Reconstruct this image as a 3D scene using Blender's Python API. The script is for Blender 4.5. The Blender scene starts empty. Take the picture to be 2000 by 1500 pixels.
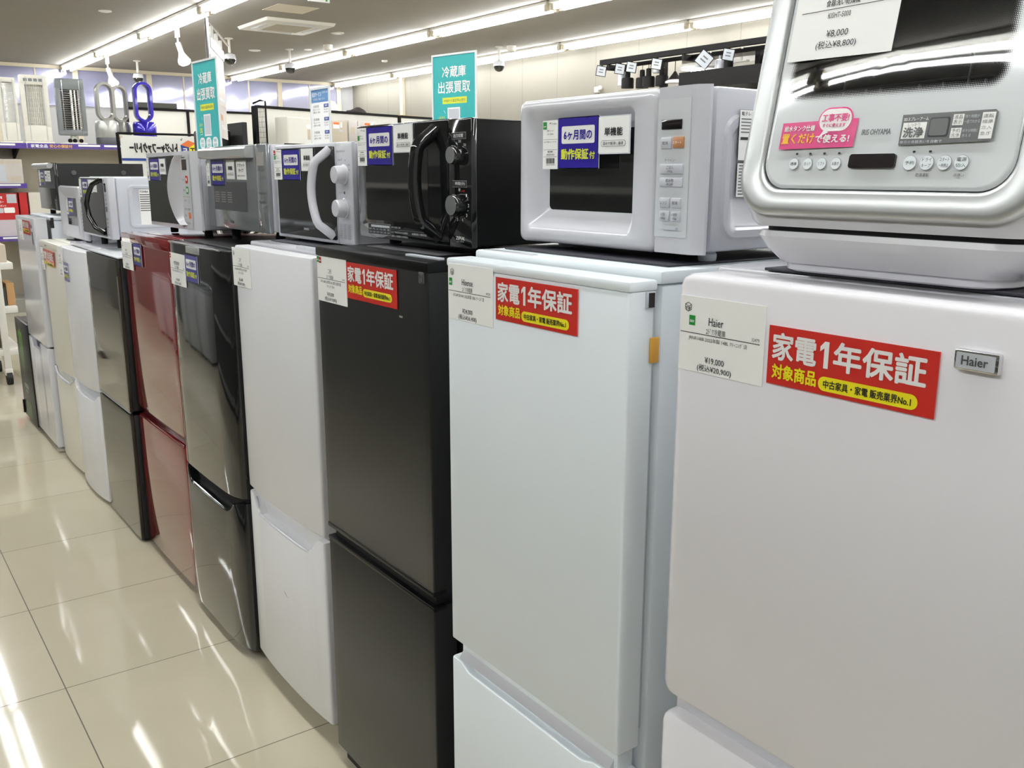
import bpy, bmesh, math, random
from mathutils import Matrix, Vector

random.seed(7)
PI = math.pi
SC = bpy.context.scene
COL = SC.collection

# ------------------------------------------------------------------ camera
cam_d = bpy.data.cameras.new('camera')
cam_d.sensor_width = 36.0
cam_d.lens = 32.576
cam_d.clip_start = 0.05
cam_d.clip_end = 100
cam = bpy.data.objects.new('camera', cam_d)
COL.objects.link(cam)
cam.matrix_world = Matrix(((0.80873929, 0.12844683, -0.57397053, 0.0),
                           (-0.58816389, 0.17993458, -0.78847117, 0.0),
                           (0.00200053, 0.97525636, 0.22106795, 1.445),
                           (0, 0, 0, 1)))
SC.camera = cam

# ------------------------------------------------------------------ world, exposure
W = bpy.data.worlds.new('world')
W.use_nodes = True
W.node_tree.nodes['Background'].inputs[0].default_value = (1, 1, 1, 1)
W.node_tree.nodes['Background'].inputs[1].default_value = 0.0
SC.world = W
SC.view_settings.view_transform = 'Standard'
SC.view_settings.look = 'None'
SC.view_settings.exposure = 0.0
SC.view_settings.gamma = 1.0
SC.view_settings.use_curve_mapping = False
TUBE_STRENGTH = 41.0        # the fluorescent tubes, the light of the room
SPOT_STRENGTH = 60.0        # the small lit spot lamps


WIN_C = (0.0, 0.577, 1.640)      # centre and half size of the dishwasher's window
WIN_H = (0.127, 0.119)


# ------------------------------------------------------------------ materials
def S(r, g, b):
    def f(c):
        c /= 255.0
        return c / 12.92 if c <= 0.04045 else ((c + 0.055) / 1.055) ** 2.4
    return (f(r), f(g), f(b), 1.0)


def mat(name, col, rough=0.5, metal=0.0, spec=0.5, coat=0.0, emit=0.0, noise=0.0, nscale=30.0, bump=0.0, bscale=80.0, trans=0.0):
    m = bpy.data.materials.new(name)
    m.use_nodes = True
    nt = m.node_tree
    p = nt.nodes['Principled BSDF']
    p.inputs['Base Color'].default_value = col
    p.inputs['Roughness'].default_value = rough
    p.inputs['Metallic'].default_value = metal
    p.inputs['Specular IOR Level'].default_value = spec
    p.inputs['Coat Weight'].default_value = coat
    p.inputs['Coat Roughness'].default_value = 0.04
    p.inputs['Transmission Weight'].default_value = trans
    if emit:
        p.inputs['Emission Color'].default_value = col
        p.inputs['Emission Strength'].default_value = emit
    if noise or bump:
        tc = nt.nodes.new('ShaderNodeTexCoord')
        nz = nt.nodes.new('ShaderNodeTexNoise')
        nz.inputs['Scale'].default_value = nscale
        nz.inputs['Detail'].default_value = 3
        nt.links.new(tc.outputs['Object'], nz.inputs['Vector'])
        if noise:
            rp = nt.nodes.new('ShaderNodeMapRange')
            rp.inputs['To Min'].default_value = 1 - noise
            rp.inputs['To Max'].default_value = 1 + noise
            hs = nt.nodes.new('ShaderNodeHueSaturation')
            hs.inputs['Color'].default_value = col
            nt.links.new(nz.outputs['Fac'], rp.inputs['Value'])
            nt.links.new(rp.outputs[0], hs.inputs['Value'])
            nt.links.new(hs.outputs[0], p.inputs['Base Color'])
        if bump:
            n2 = nt.nodes.new('ShaderNodeTexNoise')
            n2.inputs['Scale'].default_value = bscale
            nt.links.new(tc.outputs['Object'], n2.inputs['Vector'])
            b = nt.nodes.new('ShaderNodeBump')
            b.inputs['Strength'].default_value = bump
            b.inputs['Distance'].default_value = 0.01
            nt.links.new(n2.outputs['Fac'], b.inputs['Height'])
            nt.links.new(b.outputs[0], p.inputs['Normal'])
    return m


M = {}
def dm(key, *a, **k):
    M[key] = mat(key, *a, **k)


dm('paper', S(252, 252, 249), 0.55, noise=0.01)
dm('ink', S(28, 28, 30), 0.6, noise=0.02)
dm('ink_grey', S(110, 110, 112), 0.6)
dm('print_red', S(206, 50, 42), 0.25, coat=0.3, noise=0.02)
dm('print_white', S(246, 244, 242), 0.3, coat=0.2)
dm('print_yellow', S(250, 236, 40), 0.3, coat=0.2)
dm('print_lime', S(226, 232, 70), 0.3, coat=0.2)
dm('print_blue', S(44, 30, 150), 0.22, coat=0.4, noise=0.03)
dm('print_purple', S(84, 58, 150), 0.35, noise=0.04)
dm('print_teal', S(64, 178, 178), 0.25, coat=0.4, noise=0.02)
dm('print_green', S(42, 150, 62), 0.4)
dm('print_magenta', S(214, 36, 122), 0.25, coat=0.3)
dm('print_orange', S(226, 120, 60), 0.4)
dm('print_gold', S(246, 190, 40), 0.35)
dm('print_dark', S(84, 86, 86), 0.3, coat=0.2)
dm('print_brown', S(176, 124, 80), 0.4)
dm('print_sky', S(104, 150, 200), 0.3, coat=0.3)
dm('print_navy', S(40, 70, 150), 0.4)
dm('film', S(225, 228, 235), 0.12, coat=0.5)
dm('white_door', S(232, 232, 235), 0.27, noise=0.012, nscale=3)
dm('white_gloss', S(211, 211, 217), 0.16, coat=0.25, noise=0.012, nscale=3)
dm('white_lavender', S(230, 228, 232), 0.22, coat=0.12, noise=0.012, nscale=3)
dm('white_cool', S(232, 239, 243), 0.38, noise=0.012, nscale=4)
dm('white_warm', S(232, 228, 214), 0.30, coat=0.15, noise=0.012, nscale=4)
dm('white_plastic', S(200, 201, 208), 0.28, coat=0.1, noise=0.01, nscale=5)
dm('white_side', S(204, 208, 216), 0.35, noise=0.01, nscale=5)
dm('grey_plate', S(208, 211, 214), 0.35)
dm('grey_soft', S(196, 200, 206), 0.4, noise=0.01)
dm('black_door', S(32, 32, 32), 0.30, noise=0.06, nscale=4, spec=0.4)
dm('black_gloss', S(24, 25, 26), 0.06, coat=0.5, noise=0.05)
dm('black_plastic', S(10, 10, 11), 0.35, noise=0.05, spec=0.25)
dm('black_matte', S(22, 22, 23), 0.6, noise=0.05)
dm('black_glass', S(14, 15, 17), 0.03, coat=1.0, spec=0.8)
dm('brown_mirror', S(40, 35, 26), 0.05, coat=0.35, spec=0.55, noise=0.03)
dm('dark_print', S(20, 22, 18), 0.35, spec=0.35, noise=0.1)
dm('mw_glass', S(34, 34, 34), 0.04, coat=0.5, spec=0.5, noise=0.05)
dm('mw_glass_grey', S(142, 146, 148), 0.12, coat=0.5, metal=0.35, noise=0.03)
dm('red_gloss', S(120, 14, 22), 0.06, coat=0.9, noise=0.05, nscale=3)
dm('red_dark', S(84, 8, 20), 0.25, coat=0.2, noise=0.05)
dm('silver', S(196, 198, 198), 0.32, metal=0.55, noise=0.02, nscale=20)
dm('silver_grey', S(150, 152, 152), 0.28, metal=0.6, noise=0.02)
dm('chrome', S(220, 220, 222), 0.10, metal=1.0)
dm('rubber', S(24, 24, 26), 0.7, noise=0.05)
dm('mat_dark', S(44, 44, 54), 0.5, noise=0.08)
dm('amber', S(214, 160, 60), 0.4)
dm('copper_btn', S(184, 130, 88), 0.4)
dm('display', S(24, 18, 20), 0.12, coat=0.5)
dm('display_brown', S(70, 48, 44), 0.2, coat=0.5)
dm('tube', (0.945, 0.975, 0.985, 1), emit=TUBE_STRENGTH)
dm('lamp_glow', (1.0, 0.93, 0.82, 1), emit=SPOT_STRENGTH)
dm('white_metal', S(225, 222, 214), 0.4, noise=0.02)
dm('beige_metal', S(204, 194, 172), 0.45, noise=0.03)
dm('grey_metal', S(150, 148, 142), 0.45, noise=0.03)
dm('dark_metal', S(17, 14, 14), 0.6, noise=0.05, spec=0.2)
dm('gondola_back', S(176, 168, 152), 0.6, noise=0.03)
dm('gondola_white', S(228, 226, 218), 0.5, noise=0.02)
dm('cardboard', S(190, 148, 100), 0.8, noise=0.08)
dm('cardboard_pale', S(196, 184, 166), 0.7, noise=0.05)
dm('box_grey', S(196, 190, 184), 0.35, coat=0.3, noise=0.10, nscale=8)
dm('box_red', S(190, 34, 36), 0.35, coat=0.2, noise=0.06)
dm('box_lilac', S(206, 196, 204), 0.4, noise=0.04)
dm('cloth_white', S(236, 235, 230), 0.7, noise=0.02, bump=0.15, bscale=12)
dm('heater_white', S(228, 224, 212), 0.4, noise=0.02)
dm('heater_grey', S(126, 130, 132), 0.35, noise=0.03)
dm('fan_grey', S(148, 146, 140), 0.28, metal=0.5, noise=0.03)
dm('fan_silver', S(186, 186, 182), 0.32, metal=0.5, noise=0.03)
dm('fan_dark', S(90, 90, 94), 0.35, metal=0.3, noise=0.03)
dm('fan_blue', S(40, 20, 160), 0.2, metal=0.3, coat=0.5, noise=0.03)
dm('foil', S(250, 248, 242), 0.2, metal=0.35, noise=0.08, nscale=60, bump=0.5, bscale=14)
dm('wood_dark', S(92, 74, 56), 0.6, noise=0.15)
dm('goods_dark', S(58, 60, 54), 0.6, noise=0.12)
dm('bag_white', S(240, 238, 236), 0.45, noise=0.05, bump=0.4, bscale=25)
dm('hat_dark', S(46, 36, 38), 0.8, noise=0.1)
dm('leather', S(112, 70, 44), 0.5, noise=0.1)
dm('neon_green', S(120, 200, 60), 0.35, noise=0.1)
dm('smoke_green', S(96, 110, 84), 0.5, noise=0.3, nscale=25)
dm('poster_pink', S(206, 196, 194), 0.35, coat=0.3, noise=0.02)
dm('bezel_line', S(150, 152, 156), 0.5)
dm('washer_grey', S(150, 152, 155), 0.3, noise=0.02)
dm('clear_edge', S(236, 240, 240), 0.15, coat=0.5)
dm('seam_dark', S(60, 62, 66), 0.6)


def glass_mat():
    m = bpy.data.materials.new('smoked_glass')
    m.use_nodes = True
    nt = m.node_tree
    nt.nodes.clear()
    out = nt.nodes.new('ShaderNodeOutputMaterial')
    tr = nt.nodes.new('ShaderNodeBsdfTransparent')
    tr.inputs[0].default_value = (0.30, 0.30, 0.31, 1)
    gl = nt.nodes.new('ShaderNodeBsdfGlossy')
    gl.inputs['Roughness'].default_value = 0.02
    fr = nt.nodes.new('ShaderNodeFresnel')
    fr.inputs[0].default_value = 1.7
    mx = nt.nodes.new('ShaderNodeMixShader')
    nt.links.new(fr.outputs[0], mx.inputs[0])
    nt.links.new(tr.outputs[0], mx.inputs[1])
    nt.links.new(gl.outputs[0], mx.inputs[2])
    # white printed border that dissolves into the window in fine dots
    pb = nt.nodes.new('ShaderNodeBsdfPrincipled')
    pb.inputs['Base Color'].default_value = S(228, 232, 234)
    pb.inputs['Roughness'].default_value = 0.08
    pb.inputs['Coat Weight'].default_value = 0.6
    tc = nt.nodes.new('ShaderNodeTexCoord')
    sub = nt.nodes.new('ShaderNodeVectorMath'); sub.operation = 'SUBTRACT'
    sub.inputs[1].default_value = WIN_C
    ab = nt.nodes.new('ShaderNodeVectorMath'); ab.operation = 'ABSOLUTE'
    s2 = nt.nodes.new('ShaderNodeVectorMath'); s2.operation = 'SUBTRACT'
    s2.inputs[1].default_value = (10, WIN_H[0] - 0.022, WIN_H[1] - 0.022)
    mxv = nt.nodes.new('ShaderNodeVectorMath'); mxv.operation = 'MAXIMUM'
    mxv.inputs[1].default_value = (0, 0, 0)
    ln = nt.nodes.new('ShaderNodeVectorMath'); ln.operation = 'LENGTH'
    mr = nt.nodes.new('ShaderNodeMapRange')
    mr.inputs['From Min'].default_value = 0.010
    mr.inputs['From Max'].default_value = 0.026
    nt.links.new(tc.outputs['Object'], sub.inputs[0])
    nt.links.new(sub.outputs[0], ab.inputs[0])
    nt.links.new(ab.outputs[0], s2.inputs[0])
    nt.links.new(s2.outputs[0], mxv.inputs[0])
    nt.links.new(mxv.outputs[0], ln.inputs[0])
    nt.links.new(ln.outputs['Value'], mr.inputs['Value'])
    vo = nt.nodes.new('ShaderNodeTexVoronoi')
    vo.voronoi_dimensions = '2D'
    vo.inputs['Scale'].default_value = 620
    vo.inputs['Randomness'].default_value = 0.0
    sp = nt.nodes.new('ShaderNodeSeparateXYZ')
    cbn = nt.nodes.new('ShaderNodeCombineXYZ')
    nt.links.new(tc.outputs['Object'], sp.inputs[0])
    nt.links.new(sp.outputs[1], cbn.inputs[0]); nt.links.new(sp.outputs[2], cbn.inputs[1])
    nt.links.new(cbn.outputs[0], vo.inputs['Vector'])
    vm = nt.nodes.new('ShaderNodeMath'); vm.operation = 'MULTIPLY_ADD'
    vm.inputs[1].default_value = -1.0
    vm.inputs[2].default_value = 0.5
    nt.links.new(vo.outputs['Distance'], vm.inputs[0])
    ad = nt.nodes.new('ShaderNodeMath'); ad.operation = 'ADD'
    nt.links.new(mr.outputs[0], ad.inputs[0])
    nt.links.new(vm.outputs[0], ad.inputs[1])
    st = nt.nodes.new('ShaderNodeMapRange')
    st.inputs['From Min'].default_value = 0.40
    st.inputs['From Max'].default_value = 0.60
    nt.links.new(ad.outputs[0], st.inputs['Value'])
    m2 = nt.nodes.new('ShaderNodeMixShader')
    nt.links.new(st.outputs[0], m2.inputs[0])
    nt.links.new(mx.outputs[0], m2.inputs[1])
    nt.links.new(pb.outputs[0], m2.inputs[2])
    nt.links.new(m2.outputs[0], out.inputs[0])
    return m


def floor_mat():
    m = bpy.data.materials.new('polished_floor_tile')
    m.use_nodes = True
    nt = m.node_tree
    p = nt.nodes['Principled BSDF']
    tc = nt.nodes.new('ShaderNodeTexCoord')
    mp = nt.nodes.new('ShaderNodeMapping')
    mp.inputs['Location'].default_value = (-0.379, -2.098, 0)
    nt.links.new(tc.outputs['Object'], mp.inputs['Vector'])
    sx = nt.nodes.new('ShaderNodeSeparateXYZ')
    nt.links.new(mp.outputs[0], sx.inputs[0])
    def line(i):
        a = nt.nodes.new('ShaderNodeMath'); a.operation = 'PINGPONG'
        a.inputs[1].default_value = 0.3
        nt.links.new(sx.outputs[i], a.inputs[0])
        b = nt.nodes.new('ShaderNodeMath'); b.operation = 'LESS_THAN'
        b.inputs[1].default_value = 0.0016
        nt.links.new(a.outputs[0], b.inputs[0])
        return b
    lx, ly = line(0), line(1)
    mx = nt.nodes.new('ShaderNodeMath'); mx.operation = 'MAXIMUM'
    nt.links.new(lx.outputs[0], mx.inputs[0]); nt.links.new(ly.outputs[0], mx.inputs[1])
    # per tile tone
    def cell(i):
        d = nt.nodes.new('ShaderNodeMath'); d.operation = 'DIVIDE'; d.inputs[1].default_value = 0.6
        f = nt.nodes.new('ShaderNodeMath'); f.operation = 'FLOOR'
        nt.links.new(sx.outputs[i], d.inputs[0]); nt.links.new(d.outputs[0], f.inputs[0])
        return f
    cx, cy = cell(0), cell(1)
    cb = nt.nodes.new('ShaderNodeCombineXYZ')
    nt.links.new(cx.outputs[0], cb.inputs[0]); nt.links.new(cy.outputs[0], cb.inputs[1])
    wn = nt.nodes.new('ShaderNodeTexWhiteNoise')
    nt.links.new(cb.outputs[0], wn.inputs['Vector'])
    nz = nt.nodes.new('ShaderNodeTexNoise'); nz.inputs['Scale'].default_value = 2.2; nz.inputs['Detail'].default_value = 8
    nz.inputs['Distortion'].default_value = 1.2
    nt.links.new(tc.outputs['Object'], nz.inputs['Vector'])
    ad = nt.nodes.new('ShaderNodeMath'); ad.operation = 'MULTIPLY_ADD'; ad.inputs[1].default_value = 0.35
    nt.links.new(wn.outputs['Value'], ad.inputs[0]); nt.links.new(nz.outputs['Fac'], ad.inputs[2])
    cr = nt.nodes.new('ShaderNodeMix'); cr.data_type = 'RGBA'
    cr.inputs['A'].default_value = S(176, 168, 146)
    cr.inputs['B'].default_value = S(188, 180, 160)
    nt.links.new(ad.outputs[0], cr.inputs['Factor'])
    c2 = nt.nodes.new('ShaderNodeMix'); c2.data_type = 'RGBA'
    c2.inputs['B'].default_value = S(92, 84, 72)
    nt.links.new(cr.outputs['Result'], c2.inputs['A'])
    nt.links.new(mx.outputs[0], c2.inputs['Factor'])
    nt.links.new(c2.outputs['Result'], p.inputs['Base Color'])
    rr = nt.nodes.new('ShaderNodeMath'); rr.operation = 'MULTIPLY_ADD'
    rr.inputs[1].default_value = 0.5; rr.inputs[2].default_value = 0.055
    nt.links.new(mx.outputs[0], rr.inputs[0])
    nt.links.new(rr.outputs[0], p.inputs['Roughness'])
    p.inputs['Specular IOR Level'].default_value = 0.36
    return m


def wall_mat(name, col, rough, seam_axis=None, seam=0.9, spec=0.3):
    m = bpy.data.materials.new(name)
    m.use_nodes = True
    nt = m.node_tree
    p = nt.nodes['Principled BSDF']
    p.inputs['Roughness'].default_value = rough
    p.inputs['Specular IOR Level'].default_value = spec
    tc = nt.nodes.new('ShaderNodeTexCoord')
    nz = nt.nodes.new('ShaderNodeTexNoise'); nz.inputs['Scale'].default_value = 1.5; nz.inputs['Detail'].default_value = 4
    nt.links.new(tc.outputs['Object'], nz.inputs['Vector'])
    mr = nt.nodes.new('ShaderNodeMapRange'); mr.inputs['To Min'].default_value = 0.97; mr.inputs['To Max'].default_value = 1.03
    nt.links.new(nz.outputs['Fac'], mr.inputs['Value'])
    hs = nt.nodes.new('ShaderNodeHueSaturation'); hs.inputs['Color'].default_value = col
    nt.links.new(mr.outputs[0], hs.inputs['Value'])
    last = hs.outputs[0]
    if seam_axis is not None:
        sx = nt.nodes.new('ShaderNodeSeparateXYZ'); nt.links.new(tc.outputs['Object'], sx.inputs[0])
        a = nt.nodes.new('ShaderNodeMath'); a.operation = 'PINGPONG'; a.inputs[1].default_value = seam / 2
        nt.links.new(sx.outputs[seam_axis], a.inputs[0])
        b = nt.nodes.new('ShaderNodeMath'); b.operation = 'LESS_THAN'; b.inputs[1].default_value = 0.006
        nt.links.new(a.outputs[0], b.inputs[0])
        c = nt.nodes.new('ShaderNodeMix'); c.data_type = 'RGBA'
        c.inputs['B'].default_value = tuple(x * 0.72 for x in col[:3]) + (1,)
        nt.links.new(b.outputs[0], c.inputs['Factor']); nt.links.new(last, c.inputs['A'])
        last = c.outputs['Result']
    nt.links.new(last, p.inputs['Base Color'])
    return m


def filmed_window_mat():
    m = bpy.data.materials.new('filmed_window')
    m.use_nodes = True
    nt = m.node_tree
    p = nt.nodes['Principled BSDF']
    tc = nt.nodes.new('ShaderNodeTexCoord')
    nz = nt.nodes.new('ShaderNodeTexNoise'); nz.inputs['Scale'].default_value = 0.5; nz.inputs['Detail'].default_value = 3
    nt.links.new(tc.outputs['Object'], nz.inputs['Vector'])
    c = nt.nodes.new('ShaderNodeMix'); c.data_type = 'RGBA'
    c.inputs['A'].default_value = S(150, 150, 192); c.inputs['B'].default_value = S(186, 186, 204)
    nt.links.new(nz.outputs['Fac'], c.inputs['Factor'])
    nt.links.new(c.outputs['Result'], p.inputs['Base Color'])
    p.inputs['Roughness'].default_value = 0.09
    p.inputs['Metallic'].default_value = 0.35
    p.inputs['Specular IOR Level'].default_value = 0.8
    n2 = nt.nodes.new('ShaderNodeTexNoise'); n2.inputs['Scale'].default_value = 0.9; n2.inputs['Detail'].default_value = 2
    nt.links.new(tc.outputs['Object'], n2.inputs['Vector'])
    b = nt.nodes.new('ShaderNodeBump'); b.inputs['Strength'].default_value = 0.10; b.inputs['Distance'].default_value = 0.2
    nt.links.new(n2.outputs['Fac'], b.inputs['Height']); nt.links.new(b.outputs[0], p.inputs['Normal'])
    return m


# ------------------------------------------------------------------ mesh builder
FRONT = Matrix(((0, 0, -1, 0), (-1, 0, 0, 0), (0, 1, 0, 0), (0, 0, 0, 1)))    # (right, up, out) on a face that looks to -X
SIDE = Matrix(((1, 0, 0, 0), (0, 0, -1, 0), (0, 1, 0, 0), (0, 0, 0, 1)))      # the same on a face that looks to -Y
_tc = bpy.data.curves.new('lettering', 'FONT')
_to = bpy.data.objects.new('lettering', _tc)
_tcache = {}


def text_geo(s, bold):
    k = (s, bold)
    if k not in _tcache:
        _tc.body = s
        _tc.resolution_u = 2
        _tc.offset = bold
        me = bpy.data.meshes.new_from_object(_to)
        vs = [(v.co.x, v.co.y) for v in me.vertices]
        fs = [tuple(p.vertices) for p in me.polygons]
        bpy.data.meshes.remove(me)
        x0 = min(v[0] for v in vs); x1 = max(v[0] for v in vs)
        y0 = min(v[1] for v in vs); y1 = max(v[1] for v in vs)
        _tcache[k] = ([((v[0] - x0) / max(x1 - x0, 1e-6), (v[1] - y0) / max(y1 - y0, 1e-6)) for v in vs], fs, (x1 - x0) / max(y1 - y0, 1e-6))
    return _tcache[k]


def rrect(a0, a1, b0, b1, r, n=5):
    r = min(r, (a1 - a0) / 2 - 1e-5, (b1 - b0) / 2 - 1e-5)
    pts = []
    for (ca, cb, t0) in ((a1 - r, b1 - r, 0), (a0 + r, b1 - r, PI / 2), (a0 + r, b0 + r, PI), (a1 - r, b0 + r, 1.5 * PI)):
        for i in range(n + 1):
            t = t0 + PI / 2 * i / n
            pts.append((ca + r * math.cos(t), cb + r * math.sin(t)))
    return pts


def rrect_d(a0, a1, b0, b1, r, n=6, m=10):
    p = rrect(a0, a1, b0, b1, r, n); out = []
    for i in range(len(p)):
        q = p[(i + 1) % len(p)]; out.append(p[i])
        if (i + 1) % (n + 1) == 0:
            for k in range(1, m): out.append((p[i][0] + (q[0] - p[i][0]) * k / m, p[i][1] + (q[1] - p[i][1]) * k / m))
    return out


def fw(t):
    """the wide latin letters and digits of printed japanese price cards"""
    return ''.join('　' if c == ' ' else '￥' if c == '¥' else chr(ord(c) + 0xFEE0) if 33 <= ord(c) <= 126 else c for c in t)


class MB:
    def __init__(s):
        s.v, s.f, s.m = [], [], []

    def add(s, vs, fs, mi=0):
        o = len(s.v)
        s.v += [tuple(v) for v in vs]
        for f in fs:
            s.f.append(tuple(i + o for i in f)); s.m.append(mi)
        return s

    def box(s, x0, x1, y0, y1, z0, z1, mi=0, bev=0.0, seg=2):
        if bev <= 0:
            vs = [(x, y, z) for x in (x0, x1) for y in (y0, y1) for z in (z0, z1)]
            return s.add(vs, [(0, 1, 3, 2), (4, 6, 7, 5), (0, 4, 5, 1), (2, 3, 7, 6), (0, 2, 6, 4), (1, 5, 7, 3)], mi)
        bm = bmesh.new()
        bmesh.ops.create_cube(bm, size=1)
        for v in bm.verts:
            v.co = Vector(((x0 + x1) / 2 + v.co.x * (x1 - x0), (y0 + y1) / 2 + v.co.y * (y1 - y0), (z0 + z1) / 2 + v.co.z * (z1 - z0)))
        bev = min(bev, 0.49 * min(abs(x1 - x0), abs(y1 - y0), abs(z1 - z0)))
        bmesh.ops.bevel(bm, geom=list(bm.edges), offset=bev, segments=seg, profile=0.5, affect='EDGES')
        bm.verts.index_update()
        s.add([v.co for v in bm.verts], [[v.index for v in f.verts] for f in bm.faces], mi)
        bm.free()
        return s

    def loft(s, loops, mi=0, c0=True, c1=True, closed=True):
        n = len(loops[0]); o = len(s.v)
        for L in loops:
            s.v += [tuple(p) for p in L]
        for k in range(len(loops) - 1):
            for i in range(n if closed else n - 1):
                j = (i + 1) % n
                s.f.append((o + k * n + i, o + k * n + j, o + (k + 1) * n + j, o + (k + 1) * n + i)); s.m.append(mi)
        if c0: s.f.append(tuple(o + i for i in range(n))); s.m.append(mi)
        if c1: s.f.append(tuple(o + (len(loops) - 1) * n + i for i in range(n))); s.m.append(mi)
        return s

    def cyl(s, p0, p1, r0, r1=None, n=16, mi=0):
        r1 = r0 if r1 is None else r1
        p0, p1 = Vector(p0), Vector(p1)
        d = (p1 - p0).normalized()
        a = d.orthogonal().normalized(); b = d.cross(a)
        return s.loft([[p + (a * math.cos(2 * PI * i / n) + b * math.sin(2 * PI * i / n)) * r for i in range(n)] for p, r in ((p0, r0), (p1, r1))], mi)

    def lathe(s, prof, c, axis, n=24, mi=0):
        c = Vector(c); d = Vector(axis).normalized()
        a = d.orthogonal().normalized(); b = d.cross(a)
        return s.loft([[c + d * h + (a * math.cos(2 * PI * i / n) + b * math.sin(2 * PI * i / n)) * max(r, 1e-4) for i in range(n)] for r, h in prof], mi)

    def tube(s, pts, r, n=8, mi=0, ra=None, up=(0, 0, 1)):
        P = [Vector(p) for p in pts]; loops = []
        for i, p in enumerate(P):
            d = (P[min(i + 1, len(P) - 1)] - P[max(i - 1, 0)]).normalized()
            u = Vector(up)
            if abs(u.dot(d)) > 0.97: u = Vector((1, 0, 0))
            a = d.cross(u).normalized(); b = a.cross(d)
            loops.append([p + a * (ra or r) * math.cos(2 * PI * k / n) + b * r * math.sin(2 * PI * k / n) for k in range(n)])
        return s.loft(loops, mi)

    def text(s, t, u, v, w, h, n, mi=0, bold=0.0, mir=False):
        vs, fs, asp = text_geo(t, 0.0)
        if w is None: w = h * asp
        q = bold * h * 1.05
        sh = [(0, 0)] if q <= 0 else [(0, 0), (q, 0), (-q, 0), (0, q), (0, -q), (0.7 * q, 0.7 * q), (-0.7 * q, 0.7 * q), (0.7 * q, -0.7 * q), (-0.7 * q, -0.7 * q)]
        if 0 < bold <= 0.015: sh = [(-q, 0), (q, 0)]
        for k, (dx, dy) in enumerate(sh):
            s.add([(u + ((1 - a) if mir else a) * w + dx, v + b * h + dy, n + k * 2.5e-5) for a, b in vs], fs, mi)
        return s

    def xf(s, Mx, i0=0):
        for i in range(i0, len(s.v)):
            s.v[i] = tuple(Mx @ Vector(s.v[i]))
        return s

    def build(s, name, mats, parent=None, loc=None, smooth=True, ang=34, kind=None, label=None):
        org = Vector(loc) if loc is not None else (Vector(parent['_o']) if parent is not None else Vector((0, 0, 0)))
        me = bpy.data.meshes.new(name)
        me.from_pydata([tuple(Vector(v) - org) for v in s.v], [], s.f)
        if not isinstance(mats, (list, tuple)): mats = [mats]
        for m in mats: me.materials.append(M[m] if isinstance(m, str) else m)
        me.polygons.foreach_set('material_index', s.m)
        bm = bmesh.new(); bm.from_mesh(me)
        bmesh.ops.recalc_face_normals(bm, faces=bm.faces)
        bm.to_mesh(me); bm.free()
        me.validate()
        if smooth:
            me.polygons.foreach_set('use_smooth', [True] * len(me.polygons))
            me.set_sharp_from_angle(angle=math.radians(ang))
        o = bpy.data.objects.new(name, me)
        COL.objects.link(o)
        if parent is not None:
            o.parent = parent
            o['_o'] = list(parent['_o'])
        else:
            o.location = org
        if kind: o['kind'] = kind
        if label: o['label'] = label
        return o


def tag(o, label, cat, group=None):
    o['label'] = label; o['category'] = cat
    if group: o['group'] = group
    return o


def thing(name, label, cat, loc, group=None):
    o = bpy.data.objects.new(name, None)
    o.empty_display_size = 0.1
    COL.objects.link(o)
    o.location = loc
    o['_o'] = list(loc)
    return tag(o, label, cat, group)


def copy_tree(o, parent=None):
    c = o.copy(); COL.objects.link(c)
    c.parent = parent
    for ch in [x for x in o.children]:
        copy_tree(ch, c)
    return c


def flat(els, mb, n0, mats, sc=1.0):
    """elements on a printed face: u to the right, v downward from the top left corner."""
    for e in els:
        k = e[0]
        if k == 'r':
            _, u, v, w, h, m = e[:6]; lay = e[6] if len(e) > 6 else 1; rad = e[7] if len(e) > 7 else 0
            if m not in mats: mats.append(m)
            pts = rrect(u * sc, (u + w) * sc, -(v + h) * sc, -v * sc, max(rad * sc, 1e-5), 6 if rad else 1)
            mb.add([(a, b, n0 + 0.0003 * lay) for a, b in pts], [tuple(range(len(pts)))], mats.index(m))
        elif k == 't':
            _, t, u, v, w, h, m = e[:7]; bold = e[7] if len(e) > 7 else 0.0; lay = e[8] if len(e) > 8 else 2
            mir = e[9] if len(e) > 9 else False
            if m not in mats: mats.append(m)
            mb.text(t, u * sc, -(v + h) * sc, None if w is None else w * sc, h * sc, n0 + 0.0003 * lay, mats.index(m), bold, mir)
        elif k == 'p':
            _, pts, m = e[:3]; lay = e[3] if len(e) > 3 else 1
            if m not in mats: mats.append(m)
            mb.add([(a * sc, -b * sc, n0 + 0.0003 * lay) for a, b in pts], [tuple(range(len(pts)))], mats.index(m))
        elif k == 'l':
            _, (ua, va), (ub, vb), w, m = e[:5]; lay = e[5] if len(e) > 5 else 2
            if m not in mats: mats.append(m)
            d = Vector((ub - ua, vb - va)); q = Vector((-d.y, d.x)).normalized() * w / 2
            mb.add([(x * sc, -y * sc, n0 + 0.0003 * lay) for x, y in ((ua + q.x, va + q.y), (ub + q.x, vb + q.y), (ub - q.x, vb - q.y), (ua - q.x, va - q.y))], [(0, 1, 2, 3)], mats.index(m))


def card(name, label, cat, pos, w, h, base, els, sc=0.001, th=0.001, rot=(PI / 2, 0, -PI / 2), group=None, rad=0.0, tilt=None):
    """a thin printed card; pos is its top left corner, w and h in metres, els in units of sc."""
    mb = MB(); mats = [base]
    pts = rrect(0, w, -h, 0, max(rad, 1e-5), 4 if rad else 1)
    mb.loft([[(a, b, 0) for a, b in pts], [(a, b, th) for a, b in pts]], 0)
    flat(els, mb, th, mats, sc)
    o = mb.build(name, mats, loc=(0, 0, 0), smooth=False)
    o.location = pos
    o.rotation_euler = rot
    if tilt: o.rotation_euler = tilt
    return tag(o, label, cat, group)


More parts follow.
